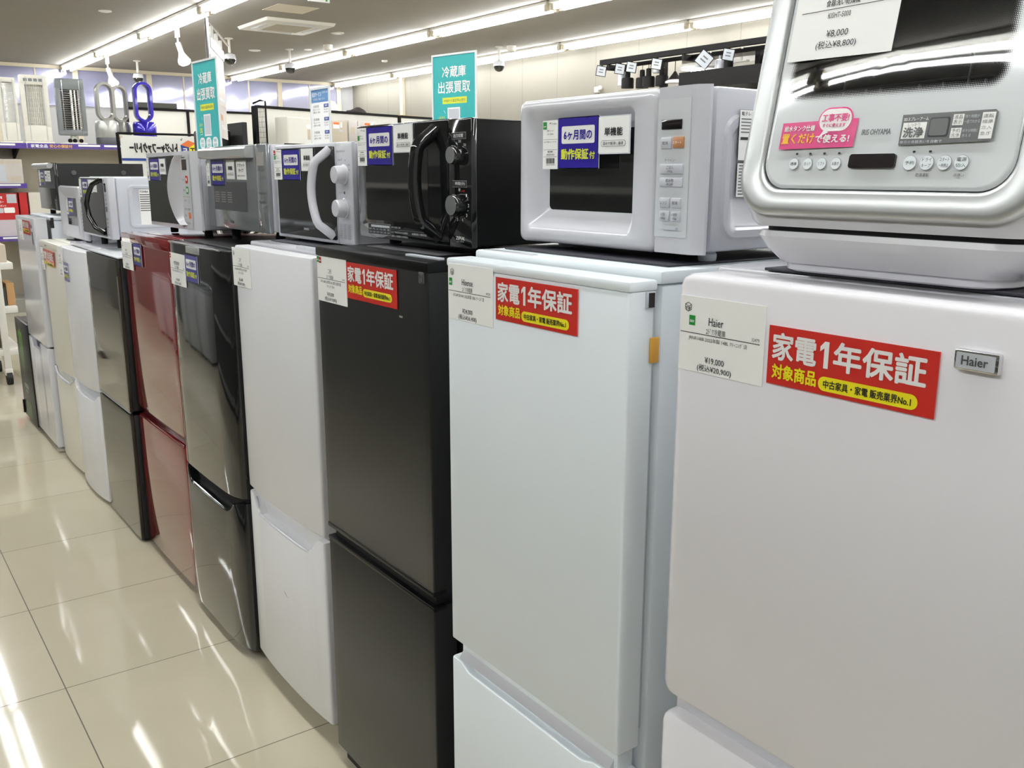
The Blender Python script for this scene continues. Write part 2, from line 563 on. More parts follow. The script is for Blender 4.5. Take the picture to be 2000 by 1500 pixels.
def decal(parent, name, x, els, mats0=None, face=FRONT, off=0.0, label=None):
    """marks printed on an appliance; on a face looking to -X give u = -y, v = -z."""
    mb = MB(); mats = list(mats0 or [])
    flat(els, mb, 0.0, mats, 1.0)
    mb.xf(face)
    sh = Vector((x, 0, 0)) if face is FRONT else Vector((0, x, 0))
    mb.v = [tuple(Vector(v) + sh) for v in mb.v]
    return mb.build(name, mats, parent, smooth=False, label=label)


def yz(y, z, w, h, *rest):
    return (-y, -z, w, h) + rest


# ------------------------------------------------------------------ the setting
CEIL = 3.315
X0, X1, Y0, Y1 = -6.2, 9.47, -6.0, 18.85


def struct(name, mb, m, **k):
    return mb.build(name, m, kind='structure', smooth=False, **k)


struct('floor', MB().box(X0 - 0.2, X1 + 0.2, Y0 - 0.2, Y1 + 0.2, -0.1, 0.0), floor_mat())
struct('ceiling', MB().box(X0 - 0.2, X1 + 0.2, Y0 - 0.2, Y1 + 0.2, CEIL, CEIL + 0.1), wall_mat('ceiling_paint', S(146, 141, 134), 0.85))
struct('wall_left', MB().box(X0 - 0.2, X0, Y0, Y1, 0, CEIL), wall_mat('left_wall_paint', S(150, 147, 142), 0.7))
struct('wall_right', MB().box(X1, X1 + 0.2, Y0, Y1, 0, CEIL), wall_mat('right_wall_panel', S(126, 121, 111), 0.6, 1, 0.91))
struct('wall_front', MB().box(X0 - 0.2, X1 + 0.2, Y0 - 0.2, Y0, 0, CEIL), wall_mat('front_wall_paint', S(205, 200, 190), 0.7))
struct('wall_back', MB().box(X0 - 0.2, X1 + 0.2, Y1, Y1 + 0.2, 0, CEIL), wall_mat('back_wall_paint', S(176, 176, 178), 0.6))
wfilm = filmed_window_mat()
posts_x = [-1.25, 1.33, 2.62, 3.93, 5.22, 6.51, 7.80, 9.11]
for i in range(len(posts_x) - 1):
    a, b = posts_x[i] + 0.04, posts_x[i + 1] - 0.04
    zb = 2.63 if posts_x[i] < 5 else 1.2
    w = MB().box(a, b, Y1 - 0.03, Y1 - 0.001, zb, CEIL - 0.06).build('window_%d' % (i + 1), wfilm, kind='structure', smooth=False)
    w['_o'] = [0, 0, 0]
    MB().box((a + b) / 2 - 0.012, (a + b) / 2 + 0.012, Y1 - 0.045, Y1 - 0.03, zb, CEIL - 0.06).build('mullion', 'beige_metal', w, smooth=False)
for i, x in enumerate(posts_x):
    struct('trim_%d' % (i + 1), MB().box(x - 0.045, x + 0.045, Y1 - 0.07, Y1 - 0.001, 0, CEIL), 'beige_metal')
struct('trim_9', MB().box(X1 - 0.05, X1, Y0, Y1, CEIL - 0.03, CEIL), 'beige_metal')
struct('trim_10', MB().box(X0, X1 - 0.06, Y1 - 0.08, Y1 - 0.072, CEIL - 0.06, CEIL), 'beige_metal')
struct('trim_11', MB().box(X1 - 0.06, X1, 16.6, 16.7, 0, CEIL - 0.04), 'beige_metal')
struct('baseboard_right', MB().box(X1 - 0.02, X1, Y0, Y1 - 0.08, 0, 0.08), 'grey_metal')

# ------------------------------------------------------------------ ceiling light rows
LZ = 3.235
def make_light():
    t = thing('ceiling_light', 'x', 'ceiling light', (0, 0, LZ))
    b = MB(); b.box(-0.10, 0.10, -1.24, 1.24, CEIL - 0.035, CEIL - 0.0005, 0, 0.006)
    b.box(-0.02, 0.02, -1.22, 1.22, LZ - 0.005, CEIL - 0.03)
    b.build('housing', 'white_metal', t)
    for s in (-1, 1):
        MB().cyl((s * 0.064, -1.18, LZ), (s * 0.064, 1.18, LZ), 0.019, n=8).build('tube', 'tube', t)
        for e in (-1, 1):
            k = MB()
            k.box(s * 0.064 - 0.02, s * 0.064 + 0.02, e * 1.21 - 0.03, e * 1.21 + 0.03, LZ - 0.022, CEIL - 0.03, 0, 0.004)
            k.build('socket', 'beige_metal', t)
    return t
L0 = make_light()
first = True
ordn = ['nearest the far wall', 'second from the far wall', 'third from the far wall', 'fourth from the far wall', 'fifth from the far wall',
        'sixth from the far wall', 'seventh from the far wall', 'eighth from the far wall', 'ninth from the far wall']
rows = [(-2.15, None), (0.73, None), (3.78, 'leftmost row'), (6.83, 'middle row'), (9.04, 'row along the cream side wall')]
for rx, rn in rows:
    for k in range(3 if rx == -2.15 else 0, 9):
        y = 17.45 - 2.53 * k
        seen = rn is not None and not ((rn == 'leftmost row' and k > 4) or (rn == 'middle row' and k > 6) or k > 7)
        if first: o = L0; first = False
        else: o = copy_tree(L0)
        o.location = (rx, y, LZ)
        if seen:
            tag(o, 'twin-tube fluorescent ceiling light, %s, %s' % (rn, ordn[k]), 'ceiling light', 'fluorescent ceiling lights in rows')
        else:
            tag(o, 'twin-tube fluorescent ceiling light over the aisle, seen only as reflections', 'ceiling light', 'fluorescent ceiling lights outside the view')

# ------------------------------------------------------------------ refrigerators
def door_mesh(mb, xf, y0, y1, z0, z1, th, bow=0.0, rc=0.008, e=0.004, cr=(0, 0, 0, 0), top=None, bot=None, mi=0, n=18, wrap=0.0):
    """door slab; cr = corner radii seen from the front (top far, top near, bottom far, bottom near)."""
    w = y1 - y0; yc = (y0 + y1) / 2
    R = max([rc] + list(cr))
    ys = [y0 + R * (1 - math.cos(PI / 2 * i / 6)) for i in range(7)]
    ys += [y0 + R + (w - 2 * R) * i / n for i in range(1, n)]
    ys += [y1 - R * (1 - math.cos(PI / 2 * i / 6)) for i in range(6, -1, -1)]
    def corner(d, r):
        return r - math.sqrt(max(r * r - (r - d) ** 2, 0)) if (r > 0 and d < r) else 0.0
    loops = []
    for y in ys:
        dn, df = y - y0, y1 - y
        x = xf + bow * (abs(2 * (y - yc) / w) ** 2.4)
        x += corner(dn, rc) + corner(df, rc)
        if wrap:
            d = max(abs(y - yc) - (w / 2 - 0.09), 0) / 0.09
            x += wrap * d * d
        zt = (top(y) if top else z1) - corner(df, cr[0]) - corner(dn, cr[1])
        zb = (bot(y) if bot else z0) + corner(df, cr[2]) + corner(dn, cr[3])
        xb = max(xf + th, x + 0.004)
        loops.append([(xb, y, zb), (x + e, y, zb), (x + 0.29 * e, y, zb + 0.29 * e), (x, y, zb + e),
                      (x, y, zt - e), (x + 0.29 * e, y, zt - 0.29 * e), (x + e, y, zt), (xb, y, zt)])
    mb.loft(loops, mi)
    return mb


def scoop(y0, y1, zl, dip, e0, e1, sm=0.04):
    def f(y):
        d = min(y - (y0 + e0), (y1 - e1) - y)
        t = max(0.0, min(1.0, d / sm))
        return zl - dip * t * t * (3 - 2 * t)
    return f


def feet(t, pts, z0=0.0, z1=0.04, r=0.022, m='rubber'):
    for (x, y) in pts:
        MB().lathe([(r * 0.9, 0), (r, 0.004), (r, (z1 - z0) * 0.6), (r * 0.6, (z1 - z0))], (x, y, z0), (0, 0, 1), 14).build('foot', m, t)


def fridge(name, label, xf, y0, y1, top, zu, zl, zbot, dmat, bmat, gmat, th=0.055, depth=0.56, bow=0.0, rc=0.008, wrap=0.0,
           cr_u=(0,) * 4, cr_l=(0,) * 4, ltop=None, ubot=None, inset=0.03, ctop=None, foot_z=0.03, gap=0.01, seam_mat='seam_dark', side_in=0.0, e=0.004):
    t = thing(name, label, 'fridge', (xf + depth / 2, (y0 + y1) / 2, 0))
    xc = xf + th + gap
    ct = ctop or top
    MB().box(xc, xf + depth, y0 + side_in, y1 - side_in, foot_z, ct - 0.02, 0, 0.006).build('cabinet', bmat, t)
    MB().box(xc - 0.004, xf + depth, y0 + side_in - 0.001, y1 - side_in + 0.001, ct - 0.019, ct, 0, 0.005).build('top_cover', bmat, t)
    ud = door_mesh(MB(), xf, y0, y1, zu, top, th, bow, rc, e, cr_u, None, ubot, wrap=wrap).build('upper_door', dmat, t)
    ld = door_mesh(MB(), xf, y0, y1, zbot, zl, th, bow, rc, e, cr_l, ltop, None, wrap=wrap).build('lower_door', dmat, t)
    dz = 0.10 if ltop else 0.012
    MB().box(xf + inset + bow * 0.0, xf + th + 0.002, y0 + 0.012, y1 - 0.012, zl - dz, zu + 0.012, 0, 0.002).build('grip_recess', gmat, t)
    gk = MB()
    for (a, b) in ((zu + 0.02, top - 0.015), (zbot + 0.02, zl - 0.015)):
        gk.box(xf + th + 0.0005, xc - 0.0005, y0 + 0.012, y1 - 0.012, a, b)
    gk.build('door_gasket', seam_mat, t)
    feet(t, [(xf + 0.11, y0 + 0.05), (xf + 0.11, y1 - 0.05), (xf + depth - 0.06, y0 + 0.05), (xf + depth - 0.06, y1 - 0.05)], 0, foot_z + 0.002)
    return t, ud, ld


# --- the nearest fridge, glossy white
t1, u1, l1 = fridge('refrigerator', 'glossy white two-door fridge with rounded doors under the silver dishwasher, nearest in the row',
                    0.85, 0.325, 0.818, 1.326, 0.748, 0.722, 0.07, 'white_lavender', 'white_gloss', 'white_gloss', th=0.062, rc=0.016,
                    cr_u=(0.024,) * 4, cr_l=(0.024,) * 4, inset=0.022, ctop=1.331, e=0.010, side_in=0.006)
MB().box(0.842, 0.8515, 0.406, 0.449, 1.266, 1.286, 0, 0.0025).build('badge', 'chrome', t1, label='chrome framed silver badge')
decal(t1, 'badge_lettering', 0.8415, [('r',) + yz(0.446, 1.2835, 0.037, 0.015) + ('grey_soft', 1, 0.001), ('t', 'Haier') + yz(0.4405, 1.2805, 0.025, 0.0085) + ('print_dark', 0.025, 2)])
# --- second fridge, matt cool white
KX = 0.852
t2, u2, l2 = fridge('refrigerator', 'matt white two-door fridge with square doors between the glossy white and the black fridge',
                    KX, 0.905, 1.361, 1.290, 0.592, 0.553, 0.06, 'white_cool', 'white_cool', 'white_cool', th=0.046, rc=0.004, inset=0.016, ctop=1.316,
                    gap=0.016, e=0.003, depth=0.55, seam_mat='grey_soft', ltop=scoop(0.905, 1.361, 0.553, 0.012, 0.05, 0.03, 0.02))
lip = MB(); lip.box(KX - 0.001, KX + 0.052, 0.903, 1.363, 1.290, 1.305, 0, 0.004)
lip.build('door_lip', 'white_cool', t2)
hg = MB(); hg.box(KX + 0.030, KX + 0.0475, 0.902, 0.93, 1.266, 1.2895, 0, 0.001)
hg.build('hinge_cover', 'grey_soft', t2)
hb = MB(); hb.box(KX + 0.034, KX + 0.044, 0.9005, 0.905, 1.268, 1.288)
hb.build('hinge_slot', 'black_matte', t2)
st = MB(); st.box(KX + 0.0625, KX + 0.075, 1.20, 1.345, 1.302, 1.3175, 0, 0.002)
st.build('top_recess', 'white_gloss', t2)
MB().box(KX + 0.040, KX + 0.056, 0.9005, 0.9045, 1.190, 1.226, 0, 0.0015).build('energy_tag', 'amber', t2, label='small amber yellow tag on the door edge')
sl = MB(); sl.loft([[(KX + 0.006, 0.925, 0.554), (KX + 0.030, 0.925, 0.590), (KX + 0.042, 0.925, 0.590), (KX + 0.042, 0.925, 0.554)],
                    [(KX + 0.006, 1.345, 0.554), (KX + 0.030, 1.345, 0.590), (KX + 0.042, 1.345, 0.590), (KX + 0.042, 1.345, 0.554)]])
sl.build('grip_slope', 'white_gloss', t2)
MB().cyl((KX + 0.03, 0.93, 0.555), (KX + 0.03, 0.93, 0.592), 0.006).build('hinge_pin', 'chrome', t2)
# --- third fridge, black
t3, u3, l3 = fridge('refrigerator', 'matt black two-door fridge under the black microwave, beside the matt white fridge',
                    0.87, 1.455, 1.935, 1.288, 0.630, 0.606, 0.045, 'black_door', 'black_plastic', 'black_matte', th=0.05, rc=0.003, inset=0.012,
                    ctop=1.287, depth=0.55, e=0.003)
tr = MB(); tr.box(0.8685, 0.90, 1.454, 1.936, 0.6295, 0.640, 0, 0.002)
tr.box(0.8685, 0.90, 1.454, 1.936, 0.597, 0.6065, 0, 0.002)
tr.build('door_trim', 'black_plastic', t3)
cp = MB(); cp.box(0.867, 0.919, 1.453, 1.937, 1.268, 1.2885, 0, 0.003)
cp.build('door_cap', 'black_plastic', t3)
MB().box(0.905, 0.918, 1.475, 1.60, 1.288, 1.2925, 0, 0.001).build('hinge_cover', 'grey_soft', t3)
MB().box(0.8665, 0.8705, 1.467, 1.484, 1.248, 1.269, 0, 0.0008).build('badge', 'fan_dark', t3, label='small square metal badge')
decal(t3, 'badge_lettering', 0.866, [('t', 'N') + yz(1.481, 1.2655, 0.011, 0.014) + ('chrome', 0.02)])
kb = MB(); kb.box(0.89, 1.0, 1.46, 1.93, 0.0, 0.04, 0, 0.002); kb.build('kick_plate', 'black_matte', t3)
decal(t3, 'small_mark', 0.8695, [('r',) + yz(1.565, 1.178, 0.013, 0.004) + ('grey_metal',)])
# --- fourth fridge, white with scooped grip
t4, u4, l4 = fridge('refrigerator', 'glossy white two-door fridge with scooped grip and a small black scuff low on its door',
                    0.868, 1.990, 2.487, 1.256, 0.575, 0.555, 0.062, 'white_door', 'white_gloss', 'white_door', th=0.05, bow=0.012, rc=0.006, inset=0.030,
                    ctop=1.266, depth=0.55, ltop=scoop(1.99, 2.487, 0.560, 0.050, 0.035, 0.035, 0.05), foot_z=0.04)
gl4 = MB(); pts = []
fz = scoop(1.99, 2.487, 0.560, 0.050, 0.035, 0.035, 0.05)
gl4.tube([(0.868 + 0.012 * abs(2 * (y - 2.2385) / 0.497) ** 2.4 + 0.004, y, fz(y) - 0.001) for y in [2.05 + 0.39 * i / 30 for i in range(31)]], 0.004, 8)
gl4.build('grip_lip', 'white_plastic', t4)
MB().box(0.925, 0.94, 2.00, 2.18, 1.256, 1.272, 0, 0.002).build('hinge_cover', 'white_plastic', t4)
sc = MB(); sm = ['ink']
flat([('l', (-2.235, -0.345), (-2.226, -0.339), 0.0016, 'ink'), ('l', (-2.228, -0.341), (-2.220, -0.337), 0.0022, 'ink'), ('l', (-2.221, -0.337), (-2.212, -0.334), 0.0012, 'ink')], sc, 0, sm)
sc.xf(FRONT); sc.v = [(0.8678 + v[0], v[1], v[2]) for v in sc.v]
sc.build('scuff_mark', sm, t4, smooth=False, label='small black scuff')
# --- fifth fridge, black gloss with curved door
t5, u5, l5 = fridge('refrigerator', 'shiny black curved-door fridge with a silver sticker, right of the red fridge',
                    0.853, 2.530, 3.064, 1.236, 0.515, 0.495, 0.03, 'black_gloss', 'black_plastic', 'black_matte', th=0.058, bow=0.006, rc=0.012, wrap=0.018,
                    inset=0.036, ctop=1.238, depth=0.55, ltop=scoop(2.53, 3.056, 0.500, 0.042, 0.03, 0.03, 0.06), foot_z=0.03)
bt = MB(); bt.tube([(0.853 + 0.006 * abs(2 * (y - 2.793) / 0.526) ** 2.4 + 0.006, y, scoop(2.53, 3.056, 0.500, 0.042, 0.03, 0.03, 0.06)(y) - 0.001) for y in [2.575 + 0.43 * i / 30 for i in range(31)]], 0.004, 8)
bt.build('grip_lip', 'black_gloss', t5)
rd = MB(); rd.tube([(0.862, 2.53 + 0.47 * i / 10 + 0.030, 1.2365) for i in range(11)], 0.003, 6)
rd.build('top_trim', 'silver_grey', t5)
MB().box(0.8505, 0.8545, 2.709, 2.826, 1.214, 1.234, 0, 0.0006).build('maker_sticker', 'silver', t5, label='silver sticker')
# --- sixth fridge, red
t6, u6, l6 = fridge('refrigerator', 'glossy dark red two-door fridge with a slim red grip band', 0.872, 3.070, 3.655, 1.232, 0.575, 0.538, 0.028,
                    'red_gloss', 'red_gloss', 'red_dark', th=0.05, bow=0.004, rc=0.010, inset=0.018, ctop=1.234, depth=0.54)
MB().box(0.869, 0.922, 3.068, 3.657, 1.196, 1.2335, 0, 0.005).build('door_cap', 'red_gloss', t6)
gb = MB(); gb.box(0.875, 0.897, 3.09, 3.635, 0.536, 0.545, 0, 0.003); gb.build('grip_lip', 'red_gloss', t6)
# --- seventh fridge, brown mirror glass
t7, u7, l7 = fridge('refrigerator', 'mirror-finish dark brown glass fridge with black sides, left of the red fridge', 0.850, 3.682, 4.180, 1.128, 0.540, 0.526, 0.012,
                    'brown_mirror', 'black_matte', 'black_matte', th=0.012, rc=0.002, inset=0.006, ctop=1.130, depth=0.45, e=0.002, gap=0.045)
sd = MB(); sd.box(0.863, 0.906, 3.682, 4.180, 0.012, 0.525, 0, 0.003); sd.box(0.863, 0.906, 3.682, 4.180, 0.541, 1.127, 0, 0.003)
sd.build('door_frame', 'black_matte', t7)
tp = MB(); tp.box(0.857, 1.30, 3.686, 4.176, 1.1305, 1.137, 0, 0.002); tp.build('worktop', 'grey_plate', t7)
tl = MB(); tl.box(0.8485, 0.854, 3.684, 4.178, 0.536, 0.5395); tl.build('seam_trim', 'silver', t7)
# --- eighth fridge, white curved
t8, u8, l8 = fridge('refrigerator', 'white curved-door fridge with a grey grip band, between the cream and the brown glass fridge', 0.830, 4.192, 4.700, 1.120, 0.519, 0.500, 0.018,
                    'white_door', 'white_gloss', 'grey_soft', th=0.055, bow=0.022, rc=0.012, inset=0.026, ctop=1.137, depth=0.46, ltop=scoop(4.192, 4.700, 0.502, 0.035, 0.02, 0.02, 0.06))
# --- ninth fridge, cream
t9, u9, l9 = fridge('refrigerator', 'cream white curved-door fridge with a bright grip lip, right of the tall white fridge', 0.842, 4.714, 5.180, 1.118, 0.488, 0.476, 0.016,
                    'white_warm', 'white_warm', 'grey_soft', th=0.055, bow=0.012, rc=0.012, inset=0.028, ctop=1.122, depth=0.55, ltop=scoop(4.714, 5.180, 0.478, 0.026, 0.02, 0.02, 0.08))
c9 = MB(); c9.box(0.839, 0.90, 4.712, 5.182, 1.088, 1.121, 0, 0.006); c9.build('door_cap', 'white_warm', t9)
lp = MB(); lp.tube([(0.842 + 0.012 * abs(2 * (y - 4.947) / 0.466) ** 2.4 + 0.002, y, scoop(4.714, 5.180, 0.478, 0.026, 0.02, 0.02, 0.08)(y) - 0.006) for y in [4.73 + 0.435 * i / 24 for i in range(25)]], 0.008, 8)
lp.build('grip_lip', 'white_gloss', t9)
decal(t9, 'maker_mark', 0.8385, [('t', 'Panasonic') + yz(5.035, 1.107, 0.05, 0.009) + ('ink_grey', 0.02)])
# --- tenth fridge, tall white
t10, u10, l10 = fridge('refrigerator', 'tall square white fridge with a dark notch grip, next to the small black fridge', 0.825, 5.190, 5.735, 1.222, 0.570, 0.560, 0.035,
                       'white_gloss', 'white_side', 'seam_dark', th=0.06, rc=0.006, inset=0.02, ctop=1.230, depth=0.56, gap=0.018,
                       ltop=scoop(5.19, 5.735, 0.560, 0.045, 0.22, 0.11, 0.012), foot_z=0.035)
MB().box(0.903, 0.918, 5.188, 5.205, 1.174, 1.226, 0, 0.001).build('hinge_cover', 'black_matte', t10)
decal(t10, 'control_label', 0.8245, [('r',) + yz(5.275, 1.155, 0.03, 0.065) + ('fan_dark',), ('r',) + yz(5.285, 1.19, 0.03, 0.018) + ('fan_dark',)])
MB().lathe([(0.02, 0), (0.028, 0.005), (0.028, 0.02), (0.012, 0.03), (0.012, 0.037)], (0.858, 5.235, 0), (0, 0, 1)).build('foot', 'chrome', t10, label='chrome levelling foot')

# --- small black fridge with green claw mark at the end of the row
MX, MY = 0.014, 0.070
tm = thing('mini_refrigerator', 'small black display fridge with green claw marks at the far end of the row', 'mini fridge', (1.02 + MX, 5.88 + MY, 0))
MB().box(0.835 + MX, 1.24 + MX, 5.675 + MY, 6.085 + MY, 0.02, 0.612, 0, 0.004).build('cabinet', 'black_plastic', tm)
dmi = MB().box(0.806 + MX, 0.833 + MX, 5.673 + MY, 6.087 + MY, 0.02, 0.614, 0, 0.003).build('door', 'dark_print', tm)
MB().box(0.796 + MX, 0.8055 + MX, 6.06 + MY, 6.08 + MY, 0.03, 0.11, 0, 0.002).build('handle', 'black_plastic', dmi)
claw = []
for k, (a, l0, l1) in enumerate(((5.985 + MY, 0.535, 0.32), (5.945 + MY, 0.550, 0.26), (5.905 + MY, 0.535, 0.30))):
    pts = [(-a - 0.020, -l0), (-a + 0.004, -l0 - 0.012), (-a + 0.012, -l0 + 0.006), (-a + 0.012, -(l0 * 0.55 + l1 * 0.45)), (-a + 0.004, -l1), (-a - 0.004, -(l0 * 0.6 + l1 * 0.4)), (-a - 0.008, -l0 + 0.03)]
    decal(dmi, 'claw_mark', 0.8055 + MX, [('p', pts, 'neon_green', 1)], label='bright green claw stroke')
decal(dmi, 'door_print', 0.8055 + MX, [('t', 'MONSTER') + yz(5.975 + MY, 0.236, 0.13, 0.028) + ('grey_soft', 0.02), ('t', 'ENERGY') + yz(5.95 + MY, 0.200, 0.09, 0.014) + ('grey_soft', 0.01),
                                       ('r',) + yz(6.0 + MY, 0.125, 0.20, 0.085) + ('smoke_green', 1, 0.02)])
feet(tm, [(0.86 + MX, 5.71 + MY), (0.86 + MX, 6.05 + MY), (1.2 + MX, 5.71 + MY), (1.2 + MX, 6.05 + MY)], 0, 0.021, 0.016)

# dark mats under what stands on the fridges
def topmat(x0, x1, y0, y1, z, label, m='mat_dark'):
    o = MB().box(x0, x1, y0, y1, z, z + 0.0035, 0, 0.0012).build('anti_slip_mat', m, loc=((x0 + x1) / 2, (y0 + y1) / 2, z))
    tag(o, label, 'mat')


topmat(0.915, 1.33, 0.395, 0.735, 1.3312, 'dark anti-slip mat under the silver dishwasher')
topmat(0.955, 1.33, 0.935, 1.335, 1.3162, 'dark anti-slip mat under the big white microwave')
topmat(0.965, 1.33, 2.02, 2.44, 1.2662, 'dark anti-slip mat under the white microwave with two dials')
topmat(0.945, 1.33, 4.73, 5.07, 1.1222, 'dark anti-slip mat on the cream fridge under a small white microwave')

# ------------------------------------------------------------------ the dishwasher
def tilt_pt(y, s, d=0.0):
    """point on the leaning front: s up the slope from z 1.41, d out of the face."""
    q = math.sqrt(1.04)
    return (0.87 + 0.2 * s / q - d / q, y, 1.41 + s / q + 0.2 * d / q)


td = thing('dishwasher', 'silver and white countertop dishwasher with a smoked window, standing on the nearest fridge', 'dishwasher', (1.06, 0.577, 1.335))
def plan(x0, x1, y0, y1, z, r=0.035):
    return [(a, b, z) for a, b in rrect(x0, x1, y0, y1, r, 6)]
MB().loft([plan(0.905, 1.24, 0.446, 0.706, 1.3352), plan(0.902, 1.243, 0.443, 0.709, 1.3352 + 0.002), plan(0.901, 1.244, 0.442, 0.710, 1.345),
           plan(0.898, 1.246, 0.438, 0.714, 1.3452), plan(0.884, 1.254, 0.418, 0.727, 1.362), plan(0.876, 1.258, 0.406, 0.733, 1.376), plan(0.878, 1.256, 0.408, 0.731, 1.382)]).build('base', 'white_gloss', td)
MB().loft([plan(0.884, 1.25, 0.414, 0.726, 1.3815), plan(0.884, 1.25, 0.414, 0.726, 1.388)]).build('base_gap', 'black_matte', td)
MB().loft([plan(0.876, 1.258, 0.405, 0.735, 1.3875), plan(0.874, 1.26, 0.398, 0.742, 1.394), plan(0.877, 1.262, 0.390, 0.752, 1.412), plan(0.885, 1.263, 0.387, 0.757, 1.435),
           plan(0.926, 1.262, 0.389, 0.755, 1.64), plan(0.937, 1.26, 0.391, 0.753, 1.70), plan(0.95, 1.25, 0.40, 0.744, 1.735), plan(0.97, 1.23, 0.42, 0.724, 1.745)]).build('housing', 'white_gloss', td)
def tl(y0, y1, s0, s1, r, d):
    return [tilt_pt(a, b, d) for a, b in rrect_d(y0, y1, s0, s1, r, 8, 12)]
fr = MB()
fr.loft([tl(0.401, 0.745, -0.010, 0.335, 0.045, -0.012), tl(0.401, 0.745, -0.010, 0.335, 0.045, 0.0), tl(0.4035, 0.7425, -0.0075, 0.3325, 0.043, 0.0045), tl(0.409, 0.737, -0.002, 0.327, 0.040, 0.0062),
         tl(0.424, 0.722, 0.014, 0.31, 0.034, 0.0045), tl(0.428, 0.718, 0.018, 0.306, 0.032, 0.0025), tl(0.4295, 0.7165, 0.0195, 0.3045, 0.031, -0.003)], 0, True, False)
fr.build('door_frame', 'silver', td, ang=60)
pn = MB()
lo = []
hw, hs = 0.142, 0.1415
for k in (1.0, 0.992, 0.97, 0.93, 0.88, 0.82, 0.75, 0.67, 0.58, 0.48, 0.37, 0.25, 0.13, 0.01):
    ring = rrect_d(0.573 - hw * k, 0.573 + hw * k, 0.162 - hs * k, 0.162 + hs * k, 0.031 * k, 8, 16)
    lo.append([tilt_pt(a, b, 0.0036 * (1 - ((a - 0.573) / hw) ** 2) * (1 - ((b - 0.162) / hs) ** 2) - (0.0025 if k == 1.0 else 0.0)) for a, b in ring])
pn.loft(lo, 0, False, True)
# root origin is used for object coordinates: shift the window centre into that frame
M['smoked'] = None
WIN_C = (0.0, 0.577 - 0.577, 1.640 - 1.335)
M['smoked'] = glass_mat()
pn.build('door_panel', 'smoked', td, ang=70)
bk = MB(); bk.loft([tl(0.43, 0.716, 0.05, 0.30, 0.03, -0.0085), tl(0.43, 0.716, 0.05, 0.30, 0.03, -0.0095)])
bk.build('tub', 'black_matte', td)
rk = MB()
def wire(pts): rk.tube([tilt_pt(y, s, -0.0062) for y, s in pts], 0.0016, 6)
wire([(0.632, 0.10), (0.632, 0.145), (0.629, 0.152), (0.622, 0.156), (0.505, 0.160), (0.498, 0.156), (0.495, 0.150), (0.495, 0.10)])
wire([(0.685, 0.125), (0.47, 0.131)])
for y in (0.675, 0.652, 0.605, 0.588, 0.545, 0.520, 0.478): wire([(y, 0.10), (y, 0.127)])
rk.build('rack', 'silver_grey', td)
# printed things on the dishwasher front
ROT_T = Matrix.Rotation(0, 4, 'X')
TILT = (FRONT.to_3x3())
def tilted_decal(name, els, mats0=None, lift=0.0063, parent=td, label=None):
    """els in metres, u = -y, v = -s (slope distance)."""
    mb = MB(); mats = list(mats0 or [])
    flat(els, mb, 0.0, mats, 1.0)
    mb.v = [tilt_pt(-u, v, lift + n) for u, v, n in mb.v]
    return mb.build(name, mats, parent, smooth=False, label=label)
Lf = 0.0036
tilted_decal('pink_sticker', [('p', [(-0.696, -0.092), (-0.648, -0.093), (-0.60, -0.094), (-0.601, -0.064), (-0.696, -0.063)], 'print_magenta', 1),
                              ('r', -0.6495, -0.1065, 0.043, 0.027, 'print_magenta', 2, 0.0134), ('r', -0.6478, -0.1048, 0.0395, 0.0236, 'print_white', 3, 0.0117),
                              ('p', [(-0.640, -0.083), (-0.634, -0.080), (-0.645, -0.0755)], 'print_white', 3),
                              ('t', '工事不要!', -0.6445, -0.0995, 0.033, 0.0082, 'print_magenta', 0.03, 4), ('t', 'すぐに使えます', -0.6425, -0.0895, 0.028, 0.0042, 'print_magenta', 0.02, 4),
                              ('t', '給水タンク仕様', -0.692, -0.0885, 0.040, 0.0062, 'print_white', 0.02, 3), ('t', '置くだけ', -0.693, -0.0795, 0.042, 0.0105, 'print_gold', 0.03, 3),
                              ('t', 'で使える!', -0.649, -0.0775, 0.042, 0.0085, 'print_white', 0.03, 3)], lift=Lf, label='pink speech-bubble sticker')
tilted_decal('maker_mark', [('t', 'IRIS OHYAMA', -0.593, -0.0815, 0.033, 0.0058, 'print_dark', 0.02, 2)], lift=Lf)
